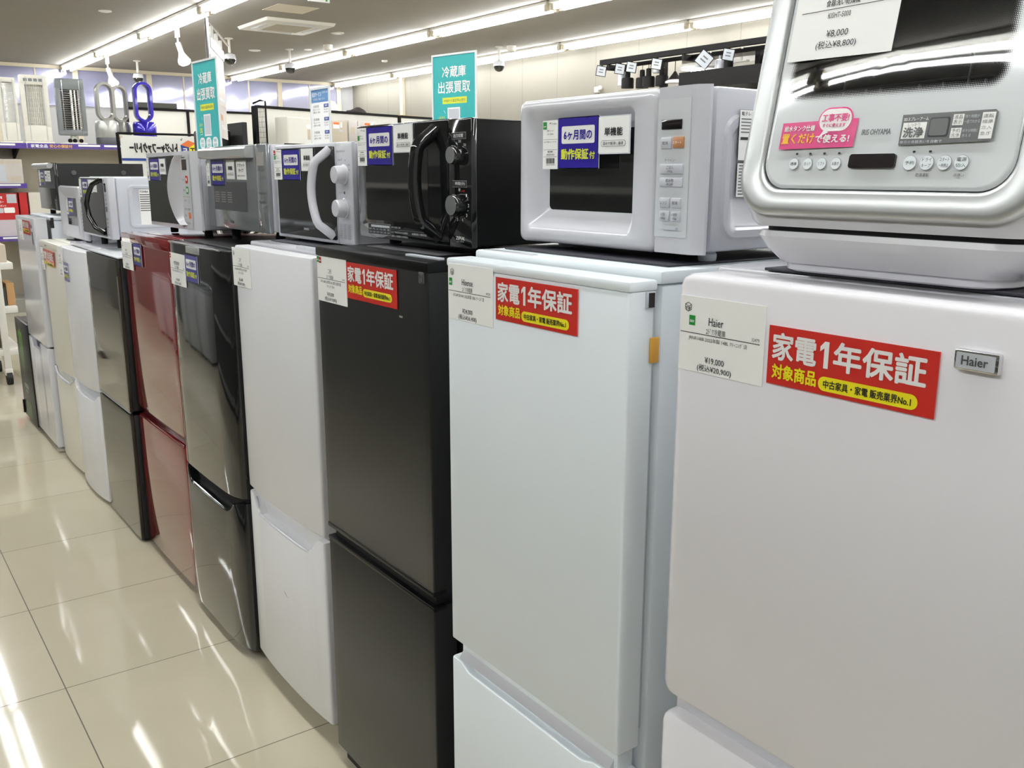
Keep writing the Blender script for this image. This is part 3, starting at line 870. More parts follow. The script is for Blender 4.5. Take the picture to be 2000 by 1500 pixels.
tilted_decal('feature_sticker', [('p', [(-0.550, -0.0945), (-0.457, -0.0955), (-0.454, -0.093), (-0.454, -0.069), (-0.457, -0.0665), (-0.549, -0.0640)], 'print_dark', 1),
                                 ('t', '3Dスプレーアーム', -0.5475, -0.0915, 0.026, 0.0034, 'paper', 0.01, 3), ('r', -0.5475, -0.0865, 0.025, 0.016, 'paper', 2), ('t', 'しっかり', -0.542, -0.0858, 0.013, 0.0032, 'print_dark', 0.0, 4),
                                 ('t', '洗浄', -0.5455, -0.0815, 0.021, 0.0098, 'print_dark', 0.03, 4), ('r', -0.520, -0.0905, 0.021, 0.019, 'seam_dark', 2, 0.003), ('r', -0.5185, -0.0892, 0.018, 0.0164, 'print_dark', 3, 0.0025),
                                 ('t', '毎日の食器洗いを自動で', -0.5475, -0.0688, 0.044, 0.0030, 'grey_soft', 0.0, 3), ('r', -0.4965, -0.0925, 0.0105, 0.0105, 'paper', 2), ('t', '液晶', -0.4955, -0.0918, 0.0085, 0.004, 'print_dark', 0.0, 4), ('t', '表示', -0.4955, -0.0870, 0.0085, 0.004, 'print_dark', 0.0, 4),
                                 ('r', -0.4965, -0.0795, 0.0105, 0.0095, 'paper', 2), ('t', '予約', -0.4955, -0.0788, 0.0085, 0.0038, 'print_dark', 0.0, 4), ('t', '洗浄', -0.4955, -0.0742, 0.0085, 0.0036, 'print_dark', 0.0, 4),
                                 ('t', '残り時間が', -0.4848, -0.0915, 0.014, 0.0032, 'grey_soft', 0.0, 3), ('t', '一目でわかる', -0.4848, -0.0865, 0.015, 0.0032, 'grey_soft', 0.0, 3), ('t', '好きな時間に', -0.4848, -0.0780, 0.015, 0.0030, 'grey_soft', 0.0, 3), ('t', '洗える', -0.4848, -0.0735, 0.009, 0.0030, 'grey_soft', 0.0, 3),
                                 ('r', -0.4685, -0.0930, 0.0125, 0.0245, 'paper', 2), ('t', '運転', -0.4672, -0.0915, 0.010, 0.0036, 'print_dark', 0.0, 4), ('t', '標準', -0.4672, -0.0860, 0.010, 0.0034, 'ink_grey', 0.0, 4), ('t', '念入', -0.4672, -0.0805, 0.010, 0.0034, 'ink_grey', 0.0, 4), ('t', '急ぎ', -0.4672, -0.0750, 0.010, 0.0034, 'ink_grey', 0.0, 4)], lift=Lf, label='dark grey feature sticker')
btn = []
for y, a, b in ((0.672, '標準', None), (0.654, '念入り', None), (0.636, 'ソフト', None), (0.618, 'お急ぎ', None), (0.533, '予約', None), (0.515, 'ドライ', 'キープ'), (0.497, 'スタート', '一時停止'), (0.480, '電源', '切/入')):
    R = 0.0064 if y > 0.6 else 0.0074
    btn += [('r', -y - R, -0.0468 - R, 2 * R, 2 * R, 'ink_grey', 1, R), ('r', -y - R + 0.0003, -0.0468 - R + 0.0003, 2 * R - 0.0006, 2 * R - 0.0006, 'white_cool', 2, R - 0.0003)]
    if b is None: btn.append(('t', a, -y - R * 0.66, -0.0486, R * 1.32, 0.0036, 'ink', 0.0, 3))
    else: btn += [('t', a, -y - R * 0.66, -0.0516, R * 1.32, 0.0038, 'ink', 0.0, 3), ('t', b, -y - R * 0.66, -0.0458, R * 1.32, 0.0036, 'ink', 0.0, 3)]
for y in (0.670, 0.6525, 0.6345, 0.616, 0.5305, 0.5135):
    btn.append(('r', -y - 0.0016, -0.0588, 0.0032, 0.0022, 'ink', 1, 0.001))
btn += [('t', '乾燥運転', -0.524, -0.0367, 0.014, 0.0036, 'ink', 0.0, 2), ('t', '(長押し)', -0.485, -0.0363, 0.010, 0.0034, 'ink', 0.0, 2)]
tilted_decal('button_print', btn, lift=0.0030)
dp = MB(); dp.loft([tl(0.549, 0.602, 0.0418, 0.0562, 0.003, 0.001), tl(0.549, 0.602, 0.0418, 0.0562, 0.003, 0.0046)]); dp.build('display', 'display', td)
mbx = MB(); mats = ['paper']
mbx.loft([[(-0.706, 0.1600, 0), (-0.5775, 0.1600, 0), (-0.5775, 0.250, 0), (-0.706, 0.250, 0)], [(-0.706, 0.1600, 0.0008), (-0.5775, 0.1600, 0.0008), (-0.5775, 0.250, 0.0008), (-0.706, 0.250, 0.0008)]])
flat([('t', 'IRIS OHYAMA', -0.667, -0.2325, 0.044, 0.007, 'ink', 0.0), ('t', '食器洗い乾燥機', -0.667, -0.2225, 0.042, 0.0072, 'ink', 0.01), ('l', (-0.697, -0.2115), (-0.585, -0.2135), 0.0007, 'ink'),
      ('t', 'KISHT-5000', -0.662, -0.2085, 0.028, 0.0058, 'ink', 0.0), ('t', '¥8,000', -0.6600, -0.1900, 0.027, 0.0086, 'ink', 0.0), ('t', '(税込¥8,800)', -0.671, -0.1790, 0.050, 0.0098, 'ink', 0.0)], mbx, 0.0008, mats)
mbx.v = [tilt_pt(-u, v, 0.0042 + n) for u, v, n in mbx.v]
o = mbx.build('price_card', mats, loc=tilt_pt(0.64, 0.2, 0.0042), smooth=False)
tag(o, 'white price card reading ¥8,000 stuck over the dishwasher window', 'price card', 'white price cards')


# ------------------------------------------------------------------ microwaves
def rl(y0, y1, z0, z1, r, x, n=6):
    return [(x, a, b) for a, b in rrect(y0, y1, z0, z1, r, n)]


def bow_handle(x, ya, za, yb, zb, out, side, r, ra, n=22, end=0.012):
    pts = []
    for i in range(n + 1):
        t = i / n
        b = math.sin(PI * t)
        pts.append((x - out * min(1.0, b * 2.2) * (0.75 + 0.25 * b), ya + (yb - ya) * t + side * b, za + (zb - za) * t))
    return MB().tube(pts, r, 12, 0, ra, up=(0, 1, 0))


def mw_feet(t, x0, x1, y0, y1, z0, z1, m='rubber'):
    feet(t, [(x0, y0), (x0, y1), (x1, y0), (x1, y1)], z0, z1, 0.014, m)


# --- big white microwave with a framed door
a = thing('microwave', 'big white microwave with a framed door and copper start button, on the matt white fridge', 'microwave', (1.16, 1.12, 1.318))
MB().box(1.010, 1.33, 0.909, 1.322, 1.336, 1.564, 0, 0.008).build('cabinet', 'white_plastic', a)
em = MB()
em.loft([[(p[0], 0.9095, p[1]) for p in rrect(1.026, 1.25, 1.352, 1.528, 0.03)], [(p[0], 0.905, p[1]) for p in rrect(1.030, 1.246, 1.356, 1.524, 0.028)],
         [(p[0], 0.905, p[1]) for p in rrect(1.040, 1.236, 1.366, 1.514, 0.02)], [(p[0], 0.908, p[1]) for p in rrect(1.044, 1.232, 1.370, 1.510, 0.018)]])
em.build('side_panel', 'white_plastic', a)
dr = MB()
dr.loft([rl(0.998, 1.330, 1.333, 1.564, 0.010, 1.0095), rl(0.998, 1.333, 1.331, 1.566, 0.012, 0.992), rl(1.000, 1.331, 1.333, 1.564, 0.012, 0.987), rl(1.006, 1.326, 1.338, 1.559, 0.014, 0.984),
         rl(1.044, 1.314, 1.354, 1.546, 0.014, 0.984), rl(1.047, 1.310, 1.357, 1.543, 0.014, 0.9865), rl(1.0505, 1.272, 1.384, 1.517, 0.010, 1.001), rl(1.0515, 1.2685, 1.387, 1.514, 0.009, 1.0035)], 0, True, False)
dr.build('door', 'white_gloss', a, ang=50)
MB().loft([rl(1.051, 1.269, 1.386, 1.5145, 0.009, 1.0028), rl(1.051, 1.269, 1.386, 1.5145, 0.009, 1.008)]).build('door_window', 'mw_glass', a)
cp = MB()
cp.loft([[(0.9862, 0.9965, z), (0.9845, 0.993, z), (0.984, 0.926, z), (0.9855, 0.921, z), (0.996, 0.9085, z), (1.000, 0.9075, z), (1.000, 0.9965, z)] for z in (1.333, 1.5655)])
cp.build('control_panel', 'white_gloss', a)
decal(a, 'panel_plate', 0.9835, [('r',) + yz(0.995, 1.549, 0.064, 0.193) + ('grey_plate', 1)])
MB().box(0.9815, 0.985, 0.947, 0.986, 1.507, 1.5205, 0, 0.0006).build('display', 'display', a)
bts = [(0.9855, 0.965, 1.4805, 1.496, 'white_plastic'), (0.962, 0.9415, 1.4812, 1.4968, 'copper_btn'), (0.986, 0.941, 1.4455, 1.459, 'white_plastic'), (0.9855, 0.941, 1.4275, 1.4405, 'white_plastic'),
       (0.984, 0.9645, 1.398, 1.412, 'white_plastic'), (0.961, 0.9425, 1.398, 1.412, 'white_plastic'), (0.9835, 0.9645, 1.379, 1.3935, 'white_plastic'), (0.961, 0.9425, 1.379, 1.3935, 'white_plastic')]
for (b1, b0, zb0, zb1, bm_) in bts:
    MB().box(0.9805, 0.985, b0, b1, zb0, zb1, 0, 0.0012).build('button', bm_, a)
decal(a, 'panel_lettering', 0.9795, [('t', '取消') + yz(0.9805, 1.4905, 0.0105, 0.0045) + ('ink', 0.01), ('t', 'スタート') + yz(0.9605, 1.4908, 0.017, 0.0042) + ('paper', 0.01), ('t', 'オートメニュー') + yz(0.9745, 1.4668, 0.022, 0.0040) + ('ink',),
                                    ('t', 'ごはん') + yz(0.971, 1.4572, 0.0145, 0.0048) + ('ink',), ('t', '150g') + yz(0.9685, 1.4508, 0.0095, 0.0040) + ('ink',), ('t', '飲み物') + yz(0.9715, 1.4388, 0.0155, 0.0048) + ('ink',),
                                    ('t', '1杯/2杯') + yz(0.9715, 1.4325, 0.0150, 0.0036) + ('ink',), ('t', 'レンジ') + yz(0.981, 1.4075, 0.0135, 0.0050) + ('ink',), ('t', '解凍') + yz(0.957, 1.4075, 0.0105, 0.0050) + ('ink',),
                                    ('t', '1分') + yz(0.9785, 1.3910, 0.0085, 0.0048) + ('ink',), ('t', '100g') + yz(0.9790, 1.3845, 0.0090, 0.0036) + ('ink',), ('t', '10秒') + yz(0.9570, 1.3910, 0.0110, 0.0048) + ('ink',), ('t', '10g') + yz(0.9555, 1.3845, 0.0080, 0.0036) + ('ink',),
                                    ('r',) + yz(0.976, 1.3725, 0.028, 0.0055) + ('grey_soft', 1, 0.002)])
ml = [('r', 1.052, -1.534, 0.060, 0.070, 'seam_dark', 1), ('r', 1.0525, -1.5335, 0.059, 0.069, 'paper', 2), ('t', '電子レンジ', 1.0555, -1.531, 0.034, 0.0052, 'ink', 0.01, 3), ('r', 1.0555, -1.4965, 0.05, 0.004, 'ink', 3),
      ('r', 1.052, -1.461, 0.060, 0.048, 'seam_dark', 1), ('r', 1.0525, -1.4605, 0.059, 0.047, 'paper', 2)]
for k in range(5): ml.append(('r', 1.0555, -1.522 + 0.0045 * k, 0.052 - 0.004 * (k % 3), 0.0016, 'ink_grey', 3))
for k in range(10): ml.append(('r', 1.0555, -1.458 + 0.0044 * k, 0.050 - 0.006 * (k % 4), 0.0018, 'ink_grey', 3))
decal(a, 'rating_label', 0.9043, ml, face=SIDE)
mw_feet(a, 1.05, 1.29, 0.95, 1.28, 1.3195, 1.337, 'grey_soft')

# --- black microwave with dials
b = thing('microwave', 'black microwave with a bowed handle and two black dials, on the matt black fridge', 'microwave', (1.16, 1.71, 1.29))
MB().box(0.996, 1.35, 1.485, 1.940, 1.308, 1.546, 0, 0.005).build('cabinet', 'black_plastic', b)
MB().box(0.983, 0.997, 1.5625, 1.944, 1.305, 1.548, 0, 0.003).build('door', 'black_gloss', b)
MB().box(0.983, 0.997, 1.481, 1.5605, 1.305, 1.547, 0, 0.003).build('control_panel', 'black_gloss', b)
MB().loft([rl(1.638, 1.905, 1.345, 1.494, 0.008, 0.9832), rl(1.638, 1.905, 1.345, 1.494, 0.008, 0.9822)]).build('door_window', 'mw_glass', b)
bow_handle(0.984, 1.606, 1.530, 1.598, 1.322, 0.046, 0.012, 0.011, 0.014).build('handle', 'black_gloss', b)
for z, r in ((1.4795, 0.0175), (1.3865, 0.021)):
    k = MB(); k.lathe([(r, 0), (r, 0.014), (r * 0.93, 0.019), (r * 0.86, 0.021), (r * 0.80, 0.021), (r * 0.78, 0.0195), (0.0005, 0.0195)], (0.983, 1.5205, z), (-1, 0, 0), 28)
    k.build('dial', 'black_gloss', b)
    MB().lathe([(r * 0.88, 0), (r * 0.885, 0.0008), (r * 0.80, 0.0008)], (0.9618, 1.5205, z), (-1, 0, 0), 28).build('dial_ring', 'silver_grey', b)
pl = [('r',) + yz(1.5475, 1.5215, 0.0505, 0.0125) + ('grey_soft', 1), ('r',) + yz(1.5470, 1.5210, 0.0495, 0.0115) + ('ink', 2), ('t', '出力切替') + yz(1.539, 1.5190, 0.033, 0.0070) + ('paper', 0.01, 3),
      ('r',) + yz(1.5455, 1.4325, 0.0505, 0.0125) + ('grey_soft', 1), ('r',) + yz(1.5450, 1.4320, 0.0495, 0.0115) + ('ink', 2), ('t', '時間(分)') + yz(1.535, 1.4300, 0.034, 0.0070) + ('paper', 0.01, 3),
      ('t', 'ZEPEAL') + yz(1.534, 1.3268, 0.031, 0.0062) + ('paper', 0.02), ('t', 'DRC-G1719') + yz(1.531, 1.3190, 0.024, 0.0028) + ('grey_soft', 0.0),
      ('t', '200W') + yz(1.5475, 1.4985, 0.013, 0.005) + ('grey_soft', 0.01), ('t', '500') + yz(1.523, 1.5075, 0.009, 0.005) + ('grey_soft', 0.01), ('t', '700') + yz(1.506, 1.5005, 0.009, 0.005) + ('grey_soft', 0.01),
      ('t', '切') + yz(1.524, 1.4180, 0.006, 0.0058) + ('paper', 0.01), ('t', '30秒') + yz(1.5135, 1.4155, 0.012, 0.0048) + ('print_red', 0.01)]
for k, ang_ in (('1', 40), ('2', 0), ('3', -40), ('4', -75), ('5', -110)):
    an = math.radians(ang_); pl.append(('t', k) + yz(1.5205 - 0.029 * math.cos(an), 1.3865 + 0.029 * math.sin(an) + 0.003, 0.0036, 0.006) + ('paper', 0.01))
for ang_ in (20, -20, -58, -92, -125):
    an = math.radians(ang_); pl.append(('r',) + yz(1.5205 - 0.029 * math.cos(an), 1.3865 + 0.029 * math.sin(an) + 0.001, 0.0016, 0.0016) + ('grey_soft',))
decal(b, 'panel_lettering', 0.9825, pl)
dl = [('r',) + yz(1.899, 1.3375, 0.103, 0.0235) + ('grey_soft', 1), ('r',) + yz(1.8985, 1.337, 0.102, 0.0225) + ('ink', 2), ('r',) + yz(1.885, 1.3345, 0.085, 0.005) + ('grey_soft', 3, 0.0005)]
for r_ in range(2):
    for c_ in range(6): dl.append(('t', ('解凍', '牛乳', 'ごはん', '弁当', '野菜', '酒')[c_] if r_ == 0 else '1:30') + yz(1.895 - 0.0165 * c_, 1.3275 - 0.0065 * r_, 0.012, 0.0042) + ('grey_soft', 0.0, 3))
dl += [('t', '庫内の容器に注意') + yz(1.793, 1.3345, 0.040, 0.0042) + ('grey_soft',), ('l', (-1.793, -1.3275), (-1.640, -1.3275), 0.0006, 'ink_grey'), ('t', 'たまごや殻付きのものは 加熱禁止') + yz(1.793, 1.3245, 0.072, 0.0044) + ('grey_soft',),
       ('t', '密封した容器は 加熱禁止') + yz(1.793, 1.3165, 0.072, 0.0044) + ('grey_soft',), ('t', '金属容器は 使用禁止') + yz(1.705, 1.3245, 0.060, 0.0044) + ('grey_soft',)]
decal(b, 'door_lettering', 0.9822, dl)
mw_feet(b, 1.04, 1.31, 1.54, 1.88, 1.2875, 1.309)
sb = MB(); sb.box(0.955, 1.33, 1.56, 1.86, 1.2875, 1.290, 0, 0.001)
o = sb.build('tray', 'fan_dark', loc=(1.14, 1.71, 1.2875)); tag(o, 'thin dark grey tray under the black microwave', 'tray')
for f in [c for c in b.children if c.name.startswith('foot')]: f.location.z += 0.0025

# --- white microwave with two white dials
c = thing('microwave', 'white microwave with a curved white handle and two white dials', 'microwave', (1.17, 2.24, 1.27))
MB().box(1.012, 1.34, 2.012, 2.466, 1.280, 1.516, 0, 0.006).build('cabinet', 'white_plastic', c)
MB().box(1.000, 1.013, 2.095, 2.469, 1.277, 1.518, 0, 0.004).build('door', 'white_plastic', c)
MB().box(1.000, 1.013, 2.007, 2.093, 1.277, 1.518, 0, 0.004).build('control_panel', 'white_plastic', c)
MB().loft([rl(2.098, 2.452, 1.286, 1.509, 0.004, 1.0003), rl(2.098, 2.452, 1.286, 1.509, 0.004, 0.9985)]).build('door_window', 'mw_glass', c)
bow_handle(0.999, 2.122, 1.503, 2.114, 1.294, 0.042, 0.026, 0.009, 0.011).build('handle', 'white_gloss', c)
for z in (1.4425, 1.3645):
    k = MB(); k.lathe([(0.0235, 0), (0.0235, 0.003), (0.0215, 0.005), (0.0205, 0.024), (0.019, 0.027), (0.0005, 0.0275)], (1.0, 2.0495, z), (-1, 0, 0), 28)
    k.build('dial', 'white_gloss', c)
pl = [('t', 'MICROWAVE 700W') + yz(2.085, 1.4985, 0.045, 0.0048) + ('ink_grey',), ('t', '出力切換') + yz(2.078, 1.4785, 0.012, 0.004) + ('ink',), ('t', '弱') + yz(2.062, 1.4795, 0.004, 0.005) + ('ink',), ('t', '強') + yz(2.043, 1.4775, 0.006, 0.004) + ('ink_grey',),
      ('t', '解凍') + yz(2.028, 1.4665, 0.012, 0.004) + ('ink_grey',), ('t', '200W') + yz(2.024, 1.4555, 0.010, 0.004) + ('ink_grey',), ('t', 'タイマー(分)') + yz(2.078, 1.4025, 0.024, 0.004) + ('ink_grey',), ('r',) + yz(2.053, 1.4035, 0.006, 0.006) + ('ink',),
      ('t', '2') + yz(2.040, 1.3945, 0.002, 0.004) + ('ink_grey',), ('t', '5') + yz(2.022, 1.372, 0.002, 0.004) + ('ink_grey',), ('t', '10') + yz(2.026, 1.350, 0.004, 0.004) + ('ink_grey',), ('t', '15') + yz(2.06, 1.338, 0.004, 0.004) + ('ink_grey',)]
for k in range(7):
    pl.append(('r',) + yz(2.083, 1.3265 - 0.0052 * k, 0.066, 0.0004) + ('ink_grey',))
    pl.append(('t', ('ごはん', 'おかず', '牛乳', 'お酒', '弁当', '解凍')[k % 6]) + yz(2.082, 1.3258 - 0.0052 * k, 0.014, 0.0036) + ('ink_grey',))
    pl.append(('t', '1:30 ~ 2:00') + yz(2.060, 1.3258 - 0.0052 * k, 0.036, 0.0034) + ('ink_grey',))
decal(c, 'panel_lettering', 0.9995, pl)
decal(c, 'maker_mark', 0.9980, [('r',) + yz(2.292, 1.3085, 0.034, 0.0065) + ('ink_grey', 1), ('t', 'YAMAZEN') + yz(2.290, 1.3073, 0.030, 0.0042) + ('grey_soft', 0.01)])
mw_feet(c, 1.05, 1.30, 2.06, 2.42, 1.2697, 1.281)

# --- grey mirror microwave
d = thing('microwave', 'grey mirror-front microwave with a wide silver bar handle, on the shiny black fridge', 'microwave', (1.15, 2.76, 1.238))
MB().box(1.004, 1.34, 2.500, 3.006, 1.284, 1.523, 0, 0.006).build('cabinet', 'white_plastic', d)
MB().box(0.990, 1.005, 2.590, 3.010, 1.280, 1.525, 0, 0.003).build('door', 'mw_glass_grey', d)
MB().box(0.990, 1.005, 2.508, 2.587, 1.280, 1.525, 0, 0.003).build('control_panel', 'mw_glass_grey', d)
hd = MB(); hd.loft([[(0.990, y, 1.488), (0.968, y, 1.4885), (0.964, y, 1.494), (0.964, y, 1.513), (0.969, y, 1.519), (0.990, y, 1.5195)] for y in (2.600, 2.604, 3.000, 3.004)])
hd.build('handle', 'silver', d)
decal(d, 'window_print', 0.9895, [('r',) + yz(2.948, 1.420, 0.283, 0.085) + ('fan_dark', 1, 0.002), ('t', 'Haier') + yz(2.815, 1.308, 0.032, 0.010) + ('fan_dark', 0.02)] +
      [('r',) + yz(2.938 - 0.055 * (k % 3), 1.390 - 0.007 * (k // 3), 0.04, 0.003) + ('grey_metal', 2) for k in range(15)])
MB().loft([rl(2.523, 2.573, 1.466, 1.502, 0.003, 0.9905), rl(2.523, 2.573, 1.466, 1.502, 0.003, 0.988)]).build('display', 'grey_metal', d)
decal(d, 'panel_lettering', 0.9895, [('t', s) + yz(2.570, z, 0.044, 0.007) + ('fan_dark',) for s, z in (('出力 時間', 1.458), ('あたため', 1.438), ('自動', 1.395), ('解凍', 1.370), ('とりけし', 1.340), ('スタート', 1.318))])
mw_feet(d, 1.05, 1.30, 2.58, 2.94, 1.2385, 1.285)

# --- white microwave with an arched white door edge
e_ = thing('microwave', 'white microwave with an arched door edge and coloured symbols, on the red fridge', 'microwave', (1.13, 3.31, 1.235))
MB().box(0.985, 1.32, 3.05, 3.566, 1.262, 1.516, 0, 0.008).build('cabinet', 'white_plastic', e_)
fc = MB(); fc.loft([[(0.986, 3.566, z), (0.962, 3.566, z), (0.957, 3.560, z), (0.957, 3.080, z), (0.962, 3.068, z), (0.978, 3.050, z), (0.986, 3.050, z)] for z in (1.263, 1.5145)])
fc.build('fascia', 'white_gloss', e_)
win = [(3.548, 1.495), (3.548, 1.280)]
arc = [(3.190 + 0.108 * math.sin(PI * i / 16) ** 0.8, 1.278 + (1.503 - 1.278) * i / 16) for i in range(17)]
wp = [(3.555, 1.275)] + [(y, z) for y, z in arc] + [(3.545, 1.500)]
MB().loft([[(0.9572, y, z) for y, z in wp], [(0.9555, y, z) for y, z in wp]]).build('door_window', 'mw_glass', e_)
ah = MB()
inner = [(y - 0.004, z) for y, z in arc]
ah.loft([[(0.957, y + 0.001, z), (0.944, y - 0.010, z), (0.942, y - 0.022, z), (0.957, min(y - 0.06, 3.170), z)] for y, z in arc])
ah.build('door_grip', 'white_gloss', e_)
pl = [('r',) + yz(3.162, 1.505, 0.088, 0.235) + ('grey_plate', 1), ('r',) + yz(3.150, 1.489, 0.050, 0.034) + ('display_brown', 2), ('t', 'Panasonic') + yz(3.152, 1.499, 0.040, 0.006) + ('ink', 0.02),
      ('r',) + yz(3.122, 1.437, 0.026, 0.024) + ('print_red', 2, 0.004), ('r',) + yz(3.116, 1.431, 0.010, 0.010) + ('paper', 3), ('t', 'あたため') + yz(3.155, 1.428, 0.026, 0.006) + ('ink_grey',),
      ('r',) + yz(3.122, 1.403, 0.026, 0.024) + ('print_green', 2, 0.004), ('r',) + yz(3.116, 1.397, 0.013, 0.012) + ('paper', 3), ('t', '解凍') + yz(3.150, 1.394, 0.018, 0.006) + ('ink_grey',), ('t', 'オート') + yz(3.15, 1.452, 0.025, 0.005) + ('ink_grey',),
      ('l', (-3.158, -1.370), (-3.080, -1.370), 0.0008, 'ink_grey'), ('t', '10分') + yz(3.148, 1.362, 0.024, 0.007) + ('ink_grey',), ('r',) + yz(3.110, 1.364, 0.020, 0.014) + ('grey_soft', 2), ('t', '1分 10秒') + yz(3.15, 1.335, 0.06, 0.009) + ('ink_grey',),
      ('r',) + yz(3.112, 1.320, 0.024, 0.020) + ('print_orange', 2, 0.003), ('t', '取消') + yz(3.150, 1.314, 0.02, 0.008) + ('ink_grey',), ('t', 'NE-E22A') + yz(3.145, 1.288, 0.045, 0.006) + ('ink_grey',)]
decal(e_, 'panel_lettering', 0.9566, pl)
mw_feet(e_, 1.02, 1.29, 3.12, 3.50, 1.2348, 1.263)

# --- white microwave with bent black handle
f_ = thing('microwave', 'white microwave with a dark door and a bent black handle, over the white curved fridge', 'microwave', (1.09, 4.24, 1.137))
MB().box(0.945, 1.28, 3.985, 4.50, 1.190, 1.430, 0, 0.014).build('cabinet', 'white_side', f_)
em = MB()
em.loft([[(p[0], 3.9855, p[1]) for p in rrect(0.985, 1.22, 1.225, 1.40, 0.02)], [(p[0], 3.980, p[1]) for p in rrect(0.990, 1.215, 1.230, 1.395, 0.018)],
         [(p[0], 3.980, p[1]) for p in rrect(0.998, 1.207, 1.238, 1.387, 0.014)], [(p[0], 3.983, p[1]) for p in rrect(1.002, 1.203, 1.242, 1.383, 0.012)]])
em.build('side_panel', 'white_side', f_)
sl_ = [('r', 1.030, -1.380, 0.060, 0.140, 'paper', 1), ('t', 'TOSHIBA', 1.032, -1.376, 0.034, 0.008, 'ink', 0.02)] + [('r', 1.032, -1.362 + 0.009 * k, 0.05 - 0.006 * (k % 3), 0.004, 'ink_grey', 2) for k in range(8)]
decal(f_, 'rating_label', 3.9825, sl_, face=SIDE)
MB().box(0.915, 0.946, 4.070, 4.503, 1.182, 1.428, 0, 0.006).build('door', 'white_plastic', f_)
MB().box(0.915, 0.946, 3.992, 4.068, 1.182, 1.430, 0, 0.006).build('control_panel', 'white_plastic', f_)
MB().loft([rl(4.072, 4.494, 1.192, 1.424, 0.004, 0.9152), rl(4.072, 4.494, 1.192, 1.424, 0.004, 0.9135)]).build('door_window', 'mw_glass', f_)
MB().tube([(0.914, 4.105, 1.418), (0.886, 4.118, 1.40), (0.876, 4.165, 1.36), (0.872, 4.19, 1.32), (0.876, 4.178, 1.27), (0.888, 4.135, 1.225), (0.914, 4.10, 1.205)], 0.009, 10, 0, 0.010, up=(0, 1, 0)).build('handle', 'black_gloss', f_)
decal(f_, 'panel_lettering', 0.9145, [('r',) + yz(4.055, 1.405, 0.030, 0.034) + ('display', 1), ('t', 'ER') + yz(4.056, 1.419, 0.014, 0.007) + ('ink',)] +
      [('t', s) + yz(4.056, z, 0.034, 0.009) + ('ink_grey',) for s, z in (('あたため', 1.362), ('出力', 1.345), ('飲み物', 1.328), ('解凍', 1.268), ('1分', 1.252), ('10秒', 1.236), ('取消', 1.205))] + [('r',) + yz(4.056, 1.312, 0.03, 0.02) + ('ink_grey', 1), ('r',) + yz(4.052, 1.29, 0.034, 0.010) + ('grey_soft', 1)])
mw_feet(f_, 0.985, 1.24, 4.16, 4.44, 1.1372, 1.191)

# --- small white microwave
g_ = thing('microwave', 'small white microwave with a square recessed window, on the cream fridge', 'microwave', (1.09, 4.80, 1.1257))
MB().box(0.950, 1.26, 4.53, 5.065, 1.147, 1.380, 0, 0.008).build('cabinet', 'white_plastic', g_)
dr = MB()
dr.loft([rl(4.615, 5.068, 1.144, 1.384, 0.010, 0.951), rl(4.615, 5.070, 1.142, 1.386, 0.014, 0.940), rl(4.62, 5.064, 1.148, 1.38, 0.014, 0.931), rl(4.68, 5.02, 1.168, 1.362, 0.014, 0.931),
         rl(4.752, 4.968, 1.203, 1.330, 0.006, 0.944)], 0, True, False)
dr.build('door', 'white_gloss', g_, ang=45)
MB().loft([rl(4.752, 4.968, 1.203, 1.330, 0.006, 0.9435), rl(4.752, 4.968, 1.203, 1.330, 0.006, 0.947)]).build('door_window', 'mw_glass', g_)
MB().box(0.934, 0.951, 4.528, 4.613, 1.144, 1.384, 0, 0.006).build('control_panel', 'white_plastic', g_)
decal(g_, 'panel_lettering', 0.9335, [('r',) + yz(4.603, 1.33, 0.028, 0.016) + ('display', 1)] + [('r',) + yz(4.598, 1.295 - 0.016 * k, 0.02, 0.006) + ('ink_grey', 1) for k in range(7)])
mw_feet(g_, 0.985, 1.22, 4.755, 5.01, 1.1257, 1.148)

# --- black oven on the tall fridge
h_ = thing('microwave_oven', 'wide black microwave oven with a silver top handle, on the tall white fridge', 'microwave', (1.10, 5.33, 1.236))
MB().box(0.945, 1.36, 5.105, 5.558, 1.264, 1.496, 0, 0.004).build('cabinet', 'black_matte', h_)
MB().box(0.930, 0.946, 5.102, 5.561, 1.262, 1.498, 0, 0.003).build('door', 'mw_glass', h_)
MB().box(0.9285, 0.931, 5.12, 5.55, 1.372, 1.468, 0, 0.001).build('door_trim', 'fan_dark', h_)
MB().tube([(0.916, 5.130, 1.484), (0.916, 5.560, 1.484)], 0.0135, 14).build('handle', 'silver', h_)
MB().box(0.916, 0.931, 5.14, 5.16, 1.478, 1.490).build('handle_mount', 'silver_grey', h_)
MB().box(0.916, 0.931, 5.53, 5.55, 1.478, 1.490).build('handle_mount', 'silver_grey', h_)
for x in (1.02, 1.26):
    MB().lathe([(0.008, 0), (0.012, 0.002), (0.012, 0.004), (0.005, 0.005)], (x, 5.105, 1.45), (0, -1, 0), 12).build('vent_screw', 'fan_dark', h_)
mw_feet(h_, 0.98, 1.30, 5.16, 5.52, 1.2332, 1.265)
OVX, OVY, OVZ = 0.015, 0.088, -0.003
h_.location = (h_.location.x + OVX, h_.location.y + OVY, h_.location.z + OVZ)

